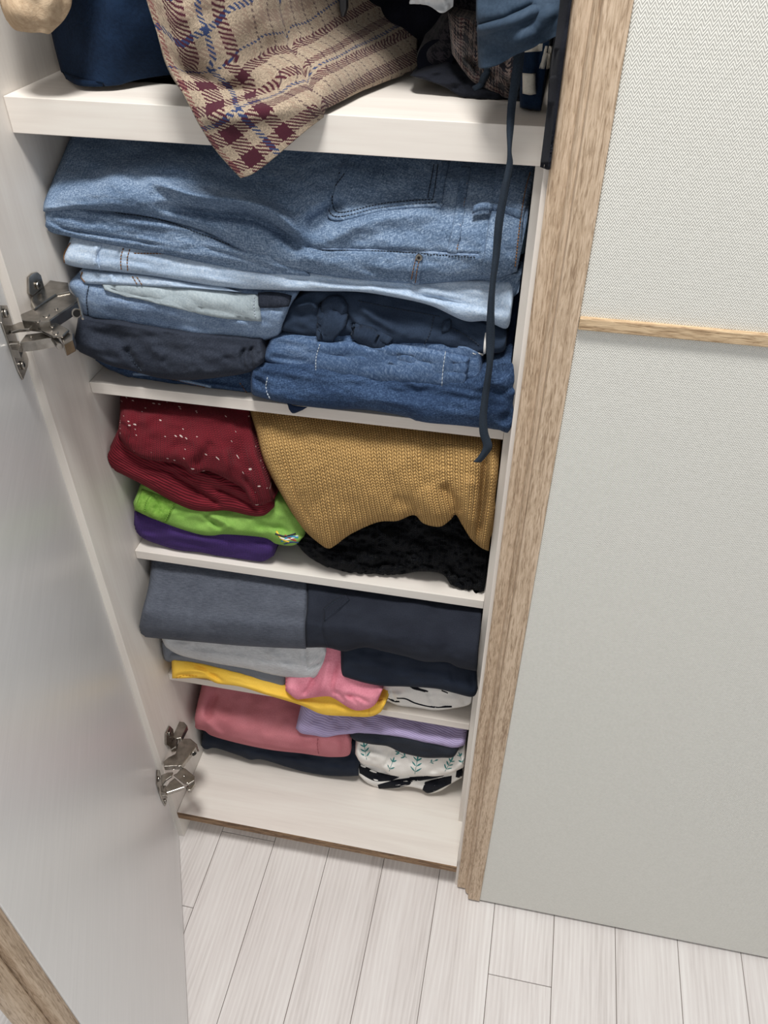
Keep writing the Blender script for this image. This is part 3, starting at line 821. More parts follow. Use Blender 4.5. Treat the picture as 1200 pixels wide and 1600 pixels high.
patch(g, 'torn_hem', [(736, 548), (748, 551), (757, 553)], [(737, 553), (746, 556), (754, 556)], C_WHITE, 0.002)
seam(g, [(760, 520), (758, 535), (757, 552)], 0.0035, C_WHITE, 0.0012, 'lining_edge')
patch(g, 'belt_loop', [(692, 502), (702, 498), (706, 502)], [(690, 520), (700, 518), (704, 512)], C_TWILL, 0.006)

g = garment('folded_jeans', D_MID, [(122, 426), (160, 436), (230, 440), (354, 446), (455, 456), (462, 466)],
            [(124, 470), (137, 499), (175, 508), (250, 521), (312, 532), (362, 531), (400, 534), (437, 526)], 0.095, 0.106, zb,
            'stonewashed blue jeans with one pale inside-out leg end, above the faded black pair', 'jeans', 'folded jeans on the upper shelf',
            rb=0.018, wr=0.003, ws=(60, 16),
            mids=[([(108, 446), (150, 455), (230, 470), (340, 480), (450, 484)], 0.092)],
            creases=[([(139, 447), (136, 470), (139, 498)], 2.5, 0.003)])
tl = patch(g, 'turned_leg', [(158, 441), (210, 446), (290, 450), (354, 455), (404, 461)], [(164, 453), (208, 465), (292, 485), (375, 500), (409, 501)], D_INSIDE, 0.006, label='pale greenish inside-out leg end')
patch(g, 'turned_hem', [(404, 458), (430, 458), (456, 462)], [(403, 480), (425, 481), (450, 478)], D_BLACK, 0.004, label='dark grey inner hem')
stitches(g, [[(139, 447), (136, 470), (139, 498)]], THREAD_D)
stitches(tl, [[(398, 463), (397, 480), (400, 499)]], THREAD_L)

g = garment('folded_jeans', D_LIGHT, [(112, 366), (160, 376), (262, 390), (400, 408), (504, 422), (608, 430), (700, 438), (804, 442)],
            [(99, 405), (104, 413), (137, 420), (225, 430), (300, 442), (354, 450), (458, 454), (504, 455), (560, 456), (608, 463), (671, 477), (725, 501), (760, 502), (792, 513), (800, 480)], 0.083, 0.1, zb,
            'pale bleached blue jeans with a rust-stitched waistband at their left end', 'jeans', 'folded jeans on the upper shelf',
            rb=0.014, wr=0.002, ws=(70, 12), xmax=0.6,
            creases=[([(152, 382), (147, 400), (150, 420)], 3, -0.004), ([(158, 384), (153, 400), (157, 422)], 2, 0.004), ([(188, 388), (184, 405), (186, 424)], 2.5, 0.003),
                     ([(640, 458), (700, 470), (770, 484), (800, 484)], 3.5, 0.006), ([(420, 432), (560, 444), (660, 452)], 3, 0.004)])
lo = garment('inner_layer', D_LIGHT, [(124, 424), (165, 428), (225, 432), (300, 444), (358, 450)],
             [(127, 436), (133, 443), (167, 445), (225, 447), (300, 451), (380, 457)], 0.09, 0.094, zb, parent=g, rb=0.006, wr=0.001, ws=(40, 10), back=0.2,
             creases=[([(172, 428), (175, 436), (178, 445)], 2.5, -0.003)])
for L_ in ([(110, 380), (101, 396), (101, 410)],): seam(g, L_, 0.0022, THREAD, 0.001, 'piping')
seam(lo, [(129, 425), (127, 433), (133, 441)], 0.002, THREAD, 0.001, 'piping')
stitches(g, [[(193, 388), (189, 405), (190, 425)], [(203, 390), (199, 405), (200, 426)], [(210, 396), (280, 398), (340, 408), (390, 420)]], THREAD)
stitches(lo, [[(207, 432), (212, 440), (216, 447)], [(214, 433), (219, 440), (223, 447)]], THREAD)
seam(g, [(158, 383), (152, 400), (156, 420)], 0.003, D_LIGHT, 0.002, 'belt_loop')

g = garment('folded_jeans', D_BLUE, [(114, 205), (240, 214), (400, 226), (560, 236), (700, 246), (838, 254)],
            [(67, 332), (128, 328), (200, 334), (262, 346), (330, 367), (390, 400), (440, 419), (500, 430), (560, 438), (633, 443), (667, 444), (733, 438), (780, 434), (808, 424)], 0.078, 0.185, zb,
            'large washed blue jeans on top of the pile with back pocket and waistband showing', 'jeans', 'folded jeans on the upper shelf',
            rb=0.02, fb=0.16, wr=0.004, ws=(90, 30), zceil=cb, seed=12, rs=0.012, rl=12, xmax=0.596,
            mids=[([(70, 312), (160, 300), (262, 300), (400, 330), (500, 372), (600, 380), (720, 372), (815, 352)], 0.088),
                  ([(86, 272), (180, 262), (300, 262), (440, 290), (560, 300), (700, 305), (826, 300)], 0.128)],
            creases=[([(215, 276), (300, 303), (385, 316), (430, 332), (465, 362), (482, 385)], 9, -0.020),
                     ([(240, 322), (330, 334), (400, 344), (445, 368), (475, 400)], 8, 0.016),
                     ([(482, 388), (520, 372), (560, 350), (610, 338), (690, 330)], 16, -0.013),
                     ([(480, 360), (500, 340), (540, 318)], 12, 0.016),
                     ([(150, 290), (210, 262), (330, 262)], 14, -0.010),
                     ([(480, 384), (510, 390), (600, 391), (720, 396), (748, 398)], 2.6, 0.004, 1),
                     ([(560, 420), (640, 434), (700, 436)], 5, 0.004)])
lg = garment('folded_leg', D_BLUE, [(72, 318), (125, 322), (200, 328), (290, 340), (360, 356), (420, 385), (470, 412)],
             [(68, 353), (80, 363), (104, 369), (175, 383), (250, 396), (330, 414), (380, 424), (430, 429), (490, 433)], 0.085, 0.092, zb, parent=g, rb=0.012, wr=0.0035, ws=(80, 10), back=0.3,
             creases=[([(76, 345), (100, 357), (150, 366), (260, 384)], 2.6, 0.006), ([(130, 328), (220, 336), (300, 352), (350, 378), (400, 402)], 3, 0.006),
                      ([(200, 330), (300, 345), (370, 372), (440, 408)], 5, -0.004), ([(300, 380), (360, 398), (430, 420)], 3, 0.004)])
stitches(lg, [[(180, 332), (250, 344), (310, 364), (360, 384)]], THREAD_D)
# back pocket, welt, waistband, loops
pk = patch(g, 'back_pocket', [(533, 262), (560, 240), (620, 244), (694, 250)], [(516, 320), (521, 345), (600, 328), (688, 322)], D_BLUE, 0.003)
for L_ in ([(530, 262), (512, 298), (520, 342), (590, 329), (640, 323), (690, 320)],): seam(pk, L_, 0.004, D_BLUE, 0.0022, 'pocket_edge')
stitches(pk, [[(531, 270), (514, 298), (522, 338), (590, 326), (640, 320), (684, 316)], [(538, 272), (521, 299), (528, 332), (590, 320), (640, 314), (680, 312)],
              [(678, 258), (672, 290), (668, 312)], [(684, 258), (680, 290), (676, 312)]], THREAD_D)
seam(g, [(697, 254), (690, 290), (684, 326)], 0.008, D_BLUE, 0.003, 'side_flap')
seam(g, [(728, 262), (722, 300), (716, 345), (706, 396)], 0.013, D_BLUE, 0.0018, 'back_yoke_seam')
stitches(g, [[(724, 262), (717, 310), (712, 345), (704, 394)], [(733, 262), (727, 310), (721, 345), (714, 394)]], THREAD)
seam(g, [(503, 388), (560, 390), (640, 393), (700, 397), (748, 399)], 0.0030, D_MID, 0.0016, 'side_seam')
stitches(g, [[(503, 391), (600, 393), (690, 399), (745, 402)]], THREAD_D)
cp = patch(g, 'coin_pocket', [(648, 396), (656, 396), (662, 397)], [(638, 440), (647, 445), (655, 444)], D_BLUE, 0.0025)
stitches(cp, [[(650, 404), (646, 420), (642, 440)], [(656, 404), (652, 420), (649, 442)]], THREAD)
h_, n_ = hit(cp, 655, 402)
if h_ is not None:
    cyl('rivet', h_ - n_ * 0.001, n_, 0.0042, 0.0032, METAL, g, 20, 0.0012); cyl('rivet_centre', h_ + n_ * 0.0019, n_, 0.0018, 0.0006, HOLE, g, 12, 0)
wb = patch(g, 'waistband', [(776, 262), (800, 258), (838, 260)], [(752, 428), (775, 430), (806, 424)], D_BLUE, 0.003)
stitches(wb, [[(773, 270), (765, 310), (757, 345), (752, 400), (752, 425)], [(828, 270), (820, 300), (812, 350), (804, 420)]], THREAD)
lp = patch(wb, 'belt_loop', [(740, 322), (755, 317), (785, 320), (814, 328)], [(738, 334), (755, 328), (785, 332), (812, 342)], D_BLUE, 0.006)

g = garment('folded_shirt', cloth('pale blue cotton', (150, 182, 200), (172, 200, 214), 700.0), [(812, 350), (826, 340), (838, 336)], [(808, 406), (818, 404), (830, 398)], 0.15, 0.16, zb,
            'sliver of a pale blue shirt squeezed behind the waistband of the top jeans', 'shirt', rb=0.006, wr=0.002, ws=(20, 20), back=0.3, xmax=0.588)
g = garment('folded_jeans', D_NAVY, [(775, 425), (800, 410), (828, 398)], [(775, 566), (800, 566), (812, 563)], 0.128, 0.14, zb,
            'raw navy jeans standing on edge against the right side of the compartment', 'jeans', 'folded jeans on the upper shelf', rb=0.006, wr=0.003, ws=(14, 40), back=0.3, xmax=0.589,
            creases=[([(800, 450), (797, 500), (800, 560)], 4, 0.005)])
g = garment('folded_jeans', D_BLUE, [(640, 440), (700, 440), (760, 430), (818, 428)], [(640, 458), (700, 466), (760, 468), (803, 464)], 0.098, 0.104, zb,
            'washed blue jeans seen as two thin layers between the top pair and the bleached pair', 'jeans', 'folded jeans on the upper shelf', rb=0.006, wr=0.002, ws=(40, 6), back=0.3, xmax=0.589,
            creases=[([(660, 447), (740, 456), (800, 452)], 2.2, 0.006)])

# ================================================================== SHELF C: sweaters
zc = ZC; cc_ = ZB - TS - 0.002
g = garment('folded_sweater', K_PURPLE, [(210, 798), (250, 804), (300, 815), (354, 826), (412, 836), (432, 842)],
            [(209, 826), (222, 840), (246, 850), (280, 860), (313, 863), (345, 870), (372, 874), (407, 878), (428, 868)], 0.098, 0.11, zc,
            'purple fine-knit sweater flat on the shelf beneath the lime one', 'sweater', 'folded sweaters', rb=0.016, fb=0.5, rt=0.008, wr=0.003, ws=(50, 14))
g = garment('folded_sweatshirt', C_GREEN, [(219, 758), (260, 768), (330, 782), (390, 790), (433, 778), (456, 802), (480, 830)],
            [(208, 786), (215, 799), (261, 819), (307, 834), (331, 837), (354, 835), (412, 840), (432, 850), (459, 852), (474, 839)], 0.09, 0.112, zc,
            'lime green jersey sweatshirt with stitched cuff under the maroon sweater', 'sweatshirt', rb=0.014, wr=0.004, ws=(40, 16), seed=9,
            creases=[([(318, 800), (330, 815), (350, 828)], 4, 0.008), ([(322, 808), (345, 812), (365, 828)], 4, -0.006), ([(262, 790), (266, 800), (258, 815)], 3, 0.002),
                     ([(240, 772), (246, 785), (240, 800)], 3, 0.003), ([(400, 820), (430, 826), (455, 832)], 5, 0.006)])
cu = patch(g, 'cuff', [(222, 764), (245, 772), (276, 786)], [(210, 796), (235, 808), (260, 817)], R_GREEN, 0.0025)
stitches(cu, [[(272, 788), (264, 802), (257, 815)], [(278, 790), (270, 804), (263, 818)], [(236, 772), (228, 786), (226, 800)]], R_GREEN, dash=2.5, gap=1.5, width=0.002)
PR = [((52, 48, 60), [(430, 834), (445, 838), (462, 834)]), ((236, 196, 70), [(432, 830), (440, 842), (452, 847)]), ((60, 150, 190), [(440, 846), (452, 838), (466, 840)]),
      ((170, 60, 60), [(445, 836), (455, 842), (463, 845)]), ((236, 236, 230), [(437, 840), (450, 843), (466, 837)]), ((40, 60, 120), [(444, 850), (455, 847), (466, 848)])]
for col, ln_ in PR: seam(g, ln_, 0.0034, plain('print ink', col, 0.7), 0.0008, 'printed_stroke')
g = garment('folded_sweater', K_MAROON, [(188, 612), (240, 618), (300, 624), (350, 630), (392, 636)],
            [(184, 680), (197, 698), (223, 716), (278, 725), (302, 740), (325, 736), (360, 752), (380, 765), (398, 790), (428, 782)], 0.068, 0.15, zc,
            'maroon wool sweater with white flecks and ribbed hem at the left of the shelf', 'sweater', 'folded sweaters',
            rb=0.02, fb=0.25, wr=0.005, ws=(50, 30), zceil=cc_, seed=14,
            mids=[([(187, 646), (240, 650), (320, 662), (400, 690)], 0.104)],
            creases=[([(300, 732), (318, 712), (335, 690)], 9, 0.009), ([(350, 745), (355, 725), (350, 700)], 9, -0.008), ([(272, 700), (300, 728), (310, 736)], 10, -0.006),
                     ([(378, 742), (398, 770), (410, 795)], 4, 0.008), ([(385, 700), (410, 740), (425, 775)], 10, -0.006), ([(186, 660), (200, 672), (206, 690)], 4, 0.006)])
hm = garment('ribbed_hem', R_MAROON, [(184, 672), (200, 690), (225, 708), (280, 718), (330, 730), (376, 744), (410, 760), (428, 775)],
             [(163, 717), (168, 729), (220, 756), (278, 788), (313, 799), (354, 798), (392, 806), (412, 806), (429, 792)], 0.088, 0.104, zc, parent=g,
             rb=0.014, wr=0.003, ws=(60, 12), back=0.22, seed=6,
             creases=[([(260, 735), (310, 768), (350, 795)], 4, 0.01), ([(290, 730), (340, 752), (400, 778)], 6, -0.006), ([(330, 760), (370, 778), (404, 798)], 3, 0.008)])
g = garment('folded_sweater', K_BLACK, [(458, 826), (500, 815), (545, 806), (600, 796), (660, 790), (720, 800), (766, 830)],
            [(462, 848), (480, 868), (506, 884), (530, 893), (560, 899), (620, 898), (657, 893), (691, 897), (706, 916), (722, 924), (745, 931), (761, 926)], 0.1, 0.122, zc,
            'black chunky knit crumpled on the shelf beneath the camel sweater', 'sweater', 'folded sweaters',
            rb=0.022, fb=0.4, wr=0.009, ws=(40, 22), chunky=0.009, seed=17, creases=[([(535, 850), (560, 880), (640, 880)], 5, 0.01), ([(690, 850), (700, 880), (712, 905)], 8, 0.01)])
g = garment('folded_sweater', K_TAN, [(388, 634), (450, 642), (560, 656), (680, 670), (785, 682)],
            [(455, 800), (477, 830), (500, 850), (513, 857), (524, 852), (549, 834), (590, 816), (620, 814), (640, 806), (650, 806), (662, 818), (687, 823), (704, 812), (712, 804), (722, 820), (736, 842), (752, 856), (766, 862)], 0.07, 0.14, zc,
            'camel brown chunky wool sweater draped down from the right half of the shelf', 'sweater', 'folded sweaters',
            rb=0.02, fb=0.14, wr=0.0035, ws=(60, 50), zceil=cc_, seed=31, rs=0.02, rl=16,
            mids=[([(414, 725), (500, 735), (600, 745), (690, 750), (740, 752), (777, 770)], 0.078), ([(400, 674), (500, 684), (600, 694), (700, 700), (783, 712)], 0.1)],
            creases=[([(715, 806), (706, 780), (690, 755)], 9, 0.012), ([(748, 850), (752, 800), (757, 740), (762, 700)], 4.5, 0.018), ([(735, 830), (728, 780), (735, 740)], 11, -0.010),
                     ([(646, 806), (640, 790), (610, 780)], 12, 0.006), ([(680, 815), (672, 785), (660, 760)], 12, -0.008), ([(545, 815), (520, 800), (500, 780)], 16, -0.004),
                     ([(440, 700), (452, 745), (470, 790), (500, 830)], 3, 0.003), ([(772, 840), (768, 790), (772, 720)], 7, -0.008)])

# ================================================================== SHELF D
zd = ZD; cd = ZC - TS - 0.002
g = garment('folded_tshirt', C_YELLOW, [(268, 1032), (300, 1036), (360, 1050), (430, 1070), (500, 1085), (560, 1090), (606, 1092)],
            [(269, 1060), (282, 1060), (320, 1060), (340, 1068), (375, 1073), (417, 1086), (470, 1102), (503, 1116), (540, 1119), (576, 1120), (594, 1113), (602, 1100)], 0.072, 0.088, zd,
            'sunflower yellow t-shirt at the bottom of the pile hanging over the shelf edge', 't-shirt', 'folded t-shirts', rb=0.01, wr=0.002, ws=(60, 10), rl=6, rs=0.006,
            creases=[([(276, 1052), (300, 1048), (345, 1052)], 3, -0.003), ([(300, 1038), (325, 1050), (350, 1066)], 3, 0.004), ([(272, 1059), (282, 1054), (300, 1056)], 2.5, 0.004)])
patch(g, 'cuff', [(577, 1098), (590, 1094), (605, 1092)], [(576, 1118), (586, 1117), (595, 1112)], R := rib('yellow ribbing', (222, 172, 54), (244, 200, 84), 0.0024, math.pi / 2, 0.0006), 0.0016)
stitches(g, [[(276, 1059), (290, 1055), (310, 1056)]], plain('ochre thread', (196, 140, 40)))
g = garment('folded_shirt', C_WHITE, [(598, 1062), (650, 1062), (700, 1070), (742, 1078)],
            [(588, 1094), (606, 1096), (622, 1103), (650, 1106), (678, 1110), (707, 1107), (733, 1101), (740, 1088)], 0.102, 0.116, zd,
            'white cotton shirt with bold black lines lying under the black tee', 'shirt', rb=0.012, fb=0.5, wr=0.004, ws=(30, 12), seed=41,
            creases=[([(610, 1076), (614, 1090), (622, 1100)], 3, 0.005), ([(668, 1080), (674, 1095), (682, 1108)], 3, 0.004), ([(720, 1100), (735, 1090), (738, 1080)], 4, 0.004)])
for ln_, wd_ in (([(620, 1091), (634, 1092), (650, 1099), (678, 1105), (706, 1104)], 0.0052), ([(606, 1091), (616, 1096), (624, 1096)], 0.005), ([(640, 1072), (655, 1077), (668, 1081)], 0.0066), ([(690, 1079), (700, 1083)], 0.004)):
    seam(g, ln_, wd_, C_INK, 0.0004, 'stripe')
g = garment('folded_sweater', R_GREY, [(250, 1004), (300, 1010), (360, 1030), (420, 1042), (452, 1048)],
            [(254, 1020), (262, 1034), (305, 1038), (350, 1050), (385, 1064), (415, 1077), (446, 1083)], 0.088, 0.094, zd,
            'mid grey ribbed knit showing as a thin band above the yellow tee', 'sweater', 'folded sweaters', rb=0.01, fb=0.45, wr=0.002, ws=(50, 10),
            creases=[([(262, 1030), (270, 1020), (290, 1022)], 2.5, 0.004)])
g = garment('folded_tshirt', C_PINK, [(446, 1050), (480, 1030), (505, 1008), (530, 1002), (560, 1040), (600, 1066)],
            [(446, 1079), (462, 1092), (474, 1092), (509, 1088), (523, 1092), (547, 1107), (564, 1110), (585, 1102), (598, 1078)], 0.060, 0.09, zd,
            'rose pink terry t-shirt bulging out between the grey and black tops', 't-shirt', 'folded t-shirts', rb=0.014, wr=0.0022, ws=(40, 30), seed=51,
            creases=[([(524, 1092), (520, 1070), (530, 1030)], 2.6, 0.006), ([(472, 1088), (486, 1070), (496, 1046)], 4, 0.006), ([(500, 1086), (506, 1066), (514, 1030)], 5, -0.005), ([(578, 1100), (560, 1090), (540, 1086)], 3, 0.005), ([(540, 1098), (530, 1085), (520, 1080)], 3, 0.005), ([(560, 1100), (545, 1088), (535, 1086)], 3, 0.004)])
stitches(g, [[(448, 1062), (447, 1072), (449, 1080)]], plain('pink thread', (214, 110, 134)))
g = garment('folded_tshirt', C_GREY, [(250, 992), (300, 998), (375, 1004), (440, 1006), (510, 1010)],
            [(255, 1004), (262, 1013), (285, 1025), (340, 1037), (387, 1045), (425, 1054), (462, 1060), (490, 1061), (503, 1045), (510, 1020)], 0.07, 0.076, zd,
            'light grey melange t-shirt folded beneath the charcoal fleece', 't-shirt', 'folded t-shirts', rb=0.014, fb=0.5, wr=0.003, ws=(50, 14), seed=61,
            creases=[([(476, 1012), (478, 1035), (484, 1050)], 2.6, 0.005), ([(482, 1045), (498, 1036), (508, 1020)], 3, 0.006), ([(420, 1016), (432, 1030), (445, 1046)], 8, -0.004)])
g = garment('folded_tshirt', C_BLACK2, [(532, 1000), (600, 1006), (680, 1016), (744, 1034)],
            [(533, 1056), (570, 1067), (600, 1072), (634, 1073), (681, 1076), (710, 1083), (738, 1089), (747, 1078)], 0.062, 0.078, zd,
            'blue-black t-shirt folded under the slant-pocket garment, above the lined white shirt', 't-shirt', 'folded t-shirts', rb=0.012, wr=0.003, ws=(60, 18), seed=71, xmax=0.598,
            creases=[([(560, 1012), (580, 1020), (600, 1018)], 6, 0.004), ([(704, 1038), (706, 1060), (712, 1080)], 2.2, 0.0025), ([(740, 1080), (736, 1060), (742, 1040)], 5, 0.004)])
g = garment('folded_sweatshirt', C_CHAR, [(238, 866), (300, 874), (400, 890), (482, 902)],
            [(216, 986), (221, 993), (232, 996), (275, 1000), (330, 1005), (375, 1009), (430, 1012), (478, 1014)], 0.040, 0.125, zd,
            'charcoal melange fleece sweatshirt folded thick at the left of the shelf', 'sweatshirt', rb=0.02, fb=0.15, wr=0.003, ws=(90, 60), zceil=cd, seed=81,
            mids=[([(222, 955), (300, 965), (400, 972), (477, 976)], 0.042), ([(232, 915), (300, 925), (400, 935), (480, 945)], 0.085)], rs=0.008)
g = garment('folded_hoodie', C_BLACK, [(480, 898), (560, 912), (660, 926), (757, 940)],
            [(478, 1012), (510, 1012), (538, 1018), (560, 1013), (576, 1012), (600, 1018), (634, 1026), (663, 1034), (698, 1035), (716, 1043), (745, 1049)], 0.046, 0.128, zd,
            'washed black hoodie with a slanted pocket welt, right of the charcoal fleece', 'hoodie', rb=0.016, fb=0.15, wr=0.0035, ws=(90, 50), zceil=cd, seed=91, xmax=0.6,
            mids=[([(477, 976), (560, 986), (660, 1000), (747, 1015)], 0.048), ([(480, 945), (560, 955), (660, 965), (752, 975)], 0.085)], rs=0.004, rl=5,
            creases=[([(504, 952), (504, 985), (512, 1010)], 2.2, 0.002)])
pk = patch(g, 'pocket_welt', [(506, 950), (522, 938), (541, 928)], [(507, 972), (528, 956), (547, 938)], C_BLACK, 0.0025)
stitches(pk, [[(508, 968), (526, 953), (545, 937)], [(506, 953), (524, 940), (541, 930)]], THREAD_D)
seam(g, [(506, 952), (505, 980), (508, 998), (513, 1011)], 0.0025, C_BLACK, 0.0016, 'pocket_edge')

# ================================================================== bottom compartment
ze = ZE; ce = ZD - TS - 0.002
g = garment('folded_tshirt', C_BLACK2, [(318, 1138), (360, 1146), (430, 1160), (500, 1166), (556, 1158), (566, 1180)],
            [(314, 1166), (322, 1171), (337, 1169), (375, 1181), (390, 1187), (410, 1187), (450, 1199), (480, 1207), (512, 1212), (540, 1213), (560, 1212)], 0.128, 0.14, ze,
            'blue-black t-shirt spread on the bottom board under the dusty pink trousers', 't-shirt', 'folded t-shirts', rb=0.012, fb=0.4, wr=0.004, ws=(40, 14), seed=101,
            creases=[([(545, 1165), (560, 1190), (565, 1210)], 6, 0.006)])
g = garment('folded_tshirt', C_WHITE, [(556, 1186), (600, 1196), (660, 1204), (724, 1194)],
            [(560, 1210), (572, 1222), (588, 1230), (600, 1232), (620, 1232), (636, 1229), (657, 1233), (670, 1240), (690, 1235), (706, 1224), (722, 1215)], 0.132, 0.15, ze,
            'black and white striped t-shirt crumpled on the bottom board', 't-shirt', 'folded t-shirts', rb=0.01, fb=0.4, wr=0.004, ws=(24, 10), seed=111,
            creases=[([(600, 1215), (630, 1218), (660, 1212)], 3, 0.005), ([(655, 1226), (668, 1218), (690, 1212)], 3, 0.004)])
for tp, bt in (([(560, 1192), (590, 1206), (624, 1214)], [(562, 1208), (585, 1220), (612, 1220)]), ([(590, 1226), (620, 1218), (650, 1214)], [(592, 1232), (620, 1231), (640, 1226)]),
               ([(640, 1214), (670, 1212), (700, 1207)], [(640, 1222), (668, 1218), (692, 1213)]), ([(664, 1222), (685, 1216), (706, 1212)], [(660, 1234), (672, 1239), (705, 1224)]), ([(714, 1200), (719, 1200), (724, 1200)], [(712, 1214), (717, 1215), (722, 1212)])):
    patch(g, 'stripe', tp, bt, C_INK, 0.0012)
g = garment('folded_blouse', C_LEAFBASE, [(556, 1148), (600, 1158), (660, 1170), (716, 1172), (728, 1160)],
            [(555, 1178), (564, 1192), (580, 1196), (596, 1201), (608, 1209), (620, 1212), (650, 1211), (678, 1213), (700, 1210), (716, 1203), (726, 1198)], 0.112, 0.134, ze,
            'ivory blouse printed with teal leaf sprigs above the striped tee', 'blouse', rb=0.014, fb=0.4, wr=0.005, ws=(26, 16), seed=121,
            creases=[([(612, 1170), (606, 1190), (600, 1200)], 4, 0.006), ([(560, 1165), (570, 1180), (590, 1192)], 4, 0.004), ([(700, 1205), (712, 1190), (722, 1180)], 4, 0.005)])
def sprig(o, c, ang, n, L):
    """a short stem with paired leaves and one at its tip"""
    rs = []; a0 = math.radians(ang); dx, dy = math.cos(a0), math.sin(a0)
    rs.append(ribbon(o, 'leaf_print', [(c[0] - dx * L * .5, c[1] - dy * L * .5), c, (c[0] + dx * L * .45, c[1] + dy * L * .45)], 0.0012, C_TEAL, 0.0004, step=1.5))
    for k in range(n):
        t = -0.3 + 0.7 * k / max(1, n - 1)
        b = (c[0] + dx * L * t, c[1] + dy * L * t)
        for sd in (-1, 1):
            a = a0 + sd * math.radians(48); ll = L * (0.46 - 0.05 * k)
            p = [(b[0] + math.cos(a) * ll * q, b[1] + math.sin(a) * ll * q) for q in (0.12, 0.55, 1)]
            rs.append(ribbon(o, 'leaf_print', p, 0.0042, C_TEAL, 0.0005, step=1.2, taper=True))
    rs.append(ribbon(o, 'leaf_print', [(c[0] + dx * L * q, c[1] + dy * L * q) for q in (0.35, 0.6, 0.9)], 0.0042, C_TEAL, 0.0005, step=1.2, taper=True))
    return rs
rs_ = []
for c, an, n, L in (((571, 1176), -100, 3, 22), ((611, 1197), -70, 2, 17), ((629, 1180), -150, 2, 15), ((650, 1199), -80, 3, 25), ((700, 1197), -60, 3, 19), ((721, 1187), -110, 2, 14), ((676, 1190), -20, 1, 10)):
    rs_ += sprig(g, c, an, n, L)
lf = merge(rs_, 'leaf_print', C_TEAL, g); lf['label'] = 'teal leaf sprigs'; lf['kind'] = 'stuff'
g = garment('folded_tshirt', cloth('charcoal black cotton', (36, 40, 48), (50, 54, 62), 800.0), [(546, 1140), (600, 1140), (660, 1150), (720, 1158)],
            [(548, 1152), (557, 1158), (580, 1163), (605, 1166), (620, 1173), (634, 1178), (663, 1184), (690, 1184), (708, 1183), (716, 1172)], 0.104, 0.116, ze,
            'charcoal-black t-shirt between the lilac ribbed top and the leaf-print blouse', 't-shirt', 'folded t-shirts', rb=0.01, wr=0.003, ws=(40, 12), seed=131)
g = garment('folded_trousers', C_ROSE, [(318, 1058), (370, 1068), (430, 1080), (480, 1092), (548, 1100)],
            [(305, 1130), (306, 1138), (320, 1142), (332, 1150), (375, 1162), (425, 1172), (470, 1177), (497, 1181), (520, 1183), (545, 1180), (549, 1162)], 0.112, 0.175, ze,
            'dusty pink sweatpants folded above the bottom black tee', 'trousers', rb=0.016, fb=0.2, wr=0.004, ws=(50, 40), zceil=ce, seed=141,
            mids=[([(305, 1116), (370, 1130), (450, 1148), (548, 1150)], 0.116)],
            creases=[([(340, 1082), (328, 1105), (326, 1125)], 6, 0.007), ([(320, 1125), (335, 1140), (350, 1152)], 5, -0.005), ([(497, 1152), (496, 1165), (498, 1180)], 2.2, 0.003), ([(530, 1155), (532, 1168), (530, 1182)], 2.6, 0.005)])
stitches(g, [[(497, 1154), (496, 1165), (498, 1179)]], plain('rose thread', (150, 84, 92)))
g = garment('folded_sweater', R_LILAC, [(472, 1094), (520, 1104), (600, 1116), (680, 1128), (732, 1134)],
            [(462, 1138), (471, 1146), (490, 1149), (509, 1152), (532, 1148), (570, 1146), (605, 1149), (640, 1155), (663, 1160), (690, 1165), (710, 1169), (726, 1164)], 0.1, 0.14, ze,
            'lilac diagonal-ribbed knit sweater overlapping the dusty pink sweatpants', 'sweater', 'folded sweaters', rb=0.012, fb=0.3, wr=0.004, ws=(30, 24), zceil=ce, seed=151,
            creases=[([(520, 1122), (530, 1132), (545, 1142)], 6, 0.005), ([(545, 1118), (560, 1128), (580, 1140)], 6, -0.004)])

# ================================================================== TOP SHELF: hanging and heaped clothes
za = ZA
g = garment('folded_trousers', C_COATBLACK, [(110, 118), (160, 112), (230, 116), (300, 124)], [(118, 150), (170, 149), (230, 146), (300, 150)], 0.16, 0.2, za,
            'black garment lying flat at the back of the top shelf under the navy coat', 'trousers', wr=0.004, ws=(40, 12), back=0.5, zceil=1.53)
sheet('hanging_coat', C_NAVY, [[(108, 146, .15), (129, 150, .13), (167, 138, .13), (200, 126, .14), (250, 116, .17), (300, 112, .2)],
                               [(96, 100, .17), (140, 90, .13), (190, 84, .13), (250, 80, .16), (310, 80, .2)],
                               [(86, 60, .18), (130, 40, .14), (190, 30, .13), (250, 30, .16), (310, 30, .2)],
                               [(70, -20, .18), (120, -30, .14), (190, -40, .14), (250, -40, .17), (310, -40, .2)],
                               [(60, -160, .18), (120, -160, .15), (190, -170, .15), (250, -170, .18), (310, -170, .2)],
                               [(60, -350, .19), (120, -350, .17), (190, -352, .17), (250, -352, .18), (310, -352, .2)]],
      0.006, 'deep navy coat hanging left of the houndstooth coat', 'coat', 'hanging clothes', wr=0.008, ws=(70, 120), seed=3)
sheet('hanging_sweater', K_BEIGE, [[(14, 30, .075), (29, 45, .07), (67, 50, .07), (78, 46, .08)], [(6, 10, .075), (30, 20, .06), (75, 24, .07), (104, 18, .09)],
                                   [(0, -20, .08), (30, -20, .065), (75, -24, .07), (112, -20, .09)], [(-14, -120, .09), (20, -120, .07), (70, -124, .075), (116, -120, .09)], [(-30, -330, .1), (10, -330, .08), (70, -334, .085), (116, -330, .1)]],
      0.006, 'beige wool sleeve hanging in the top left corner', 'sweater', 'hanging clothes', wr=0.004, seed=5)
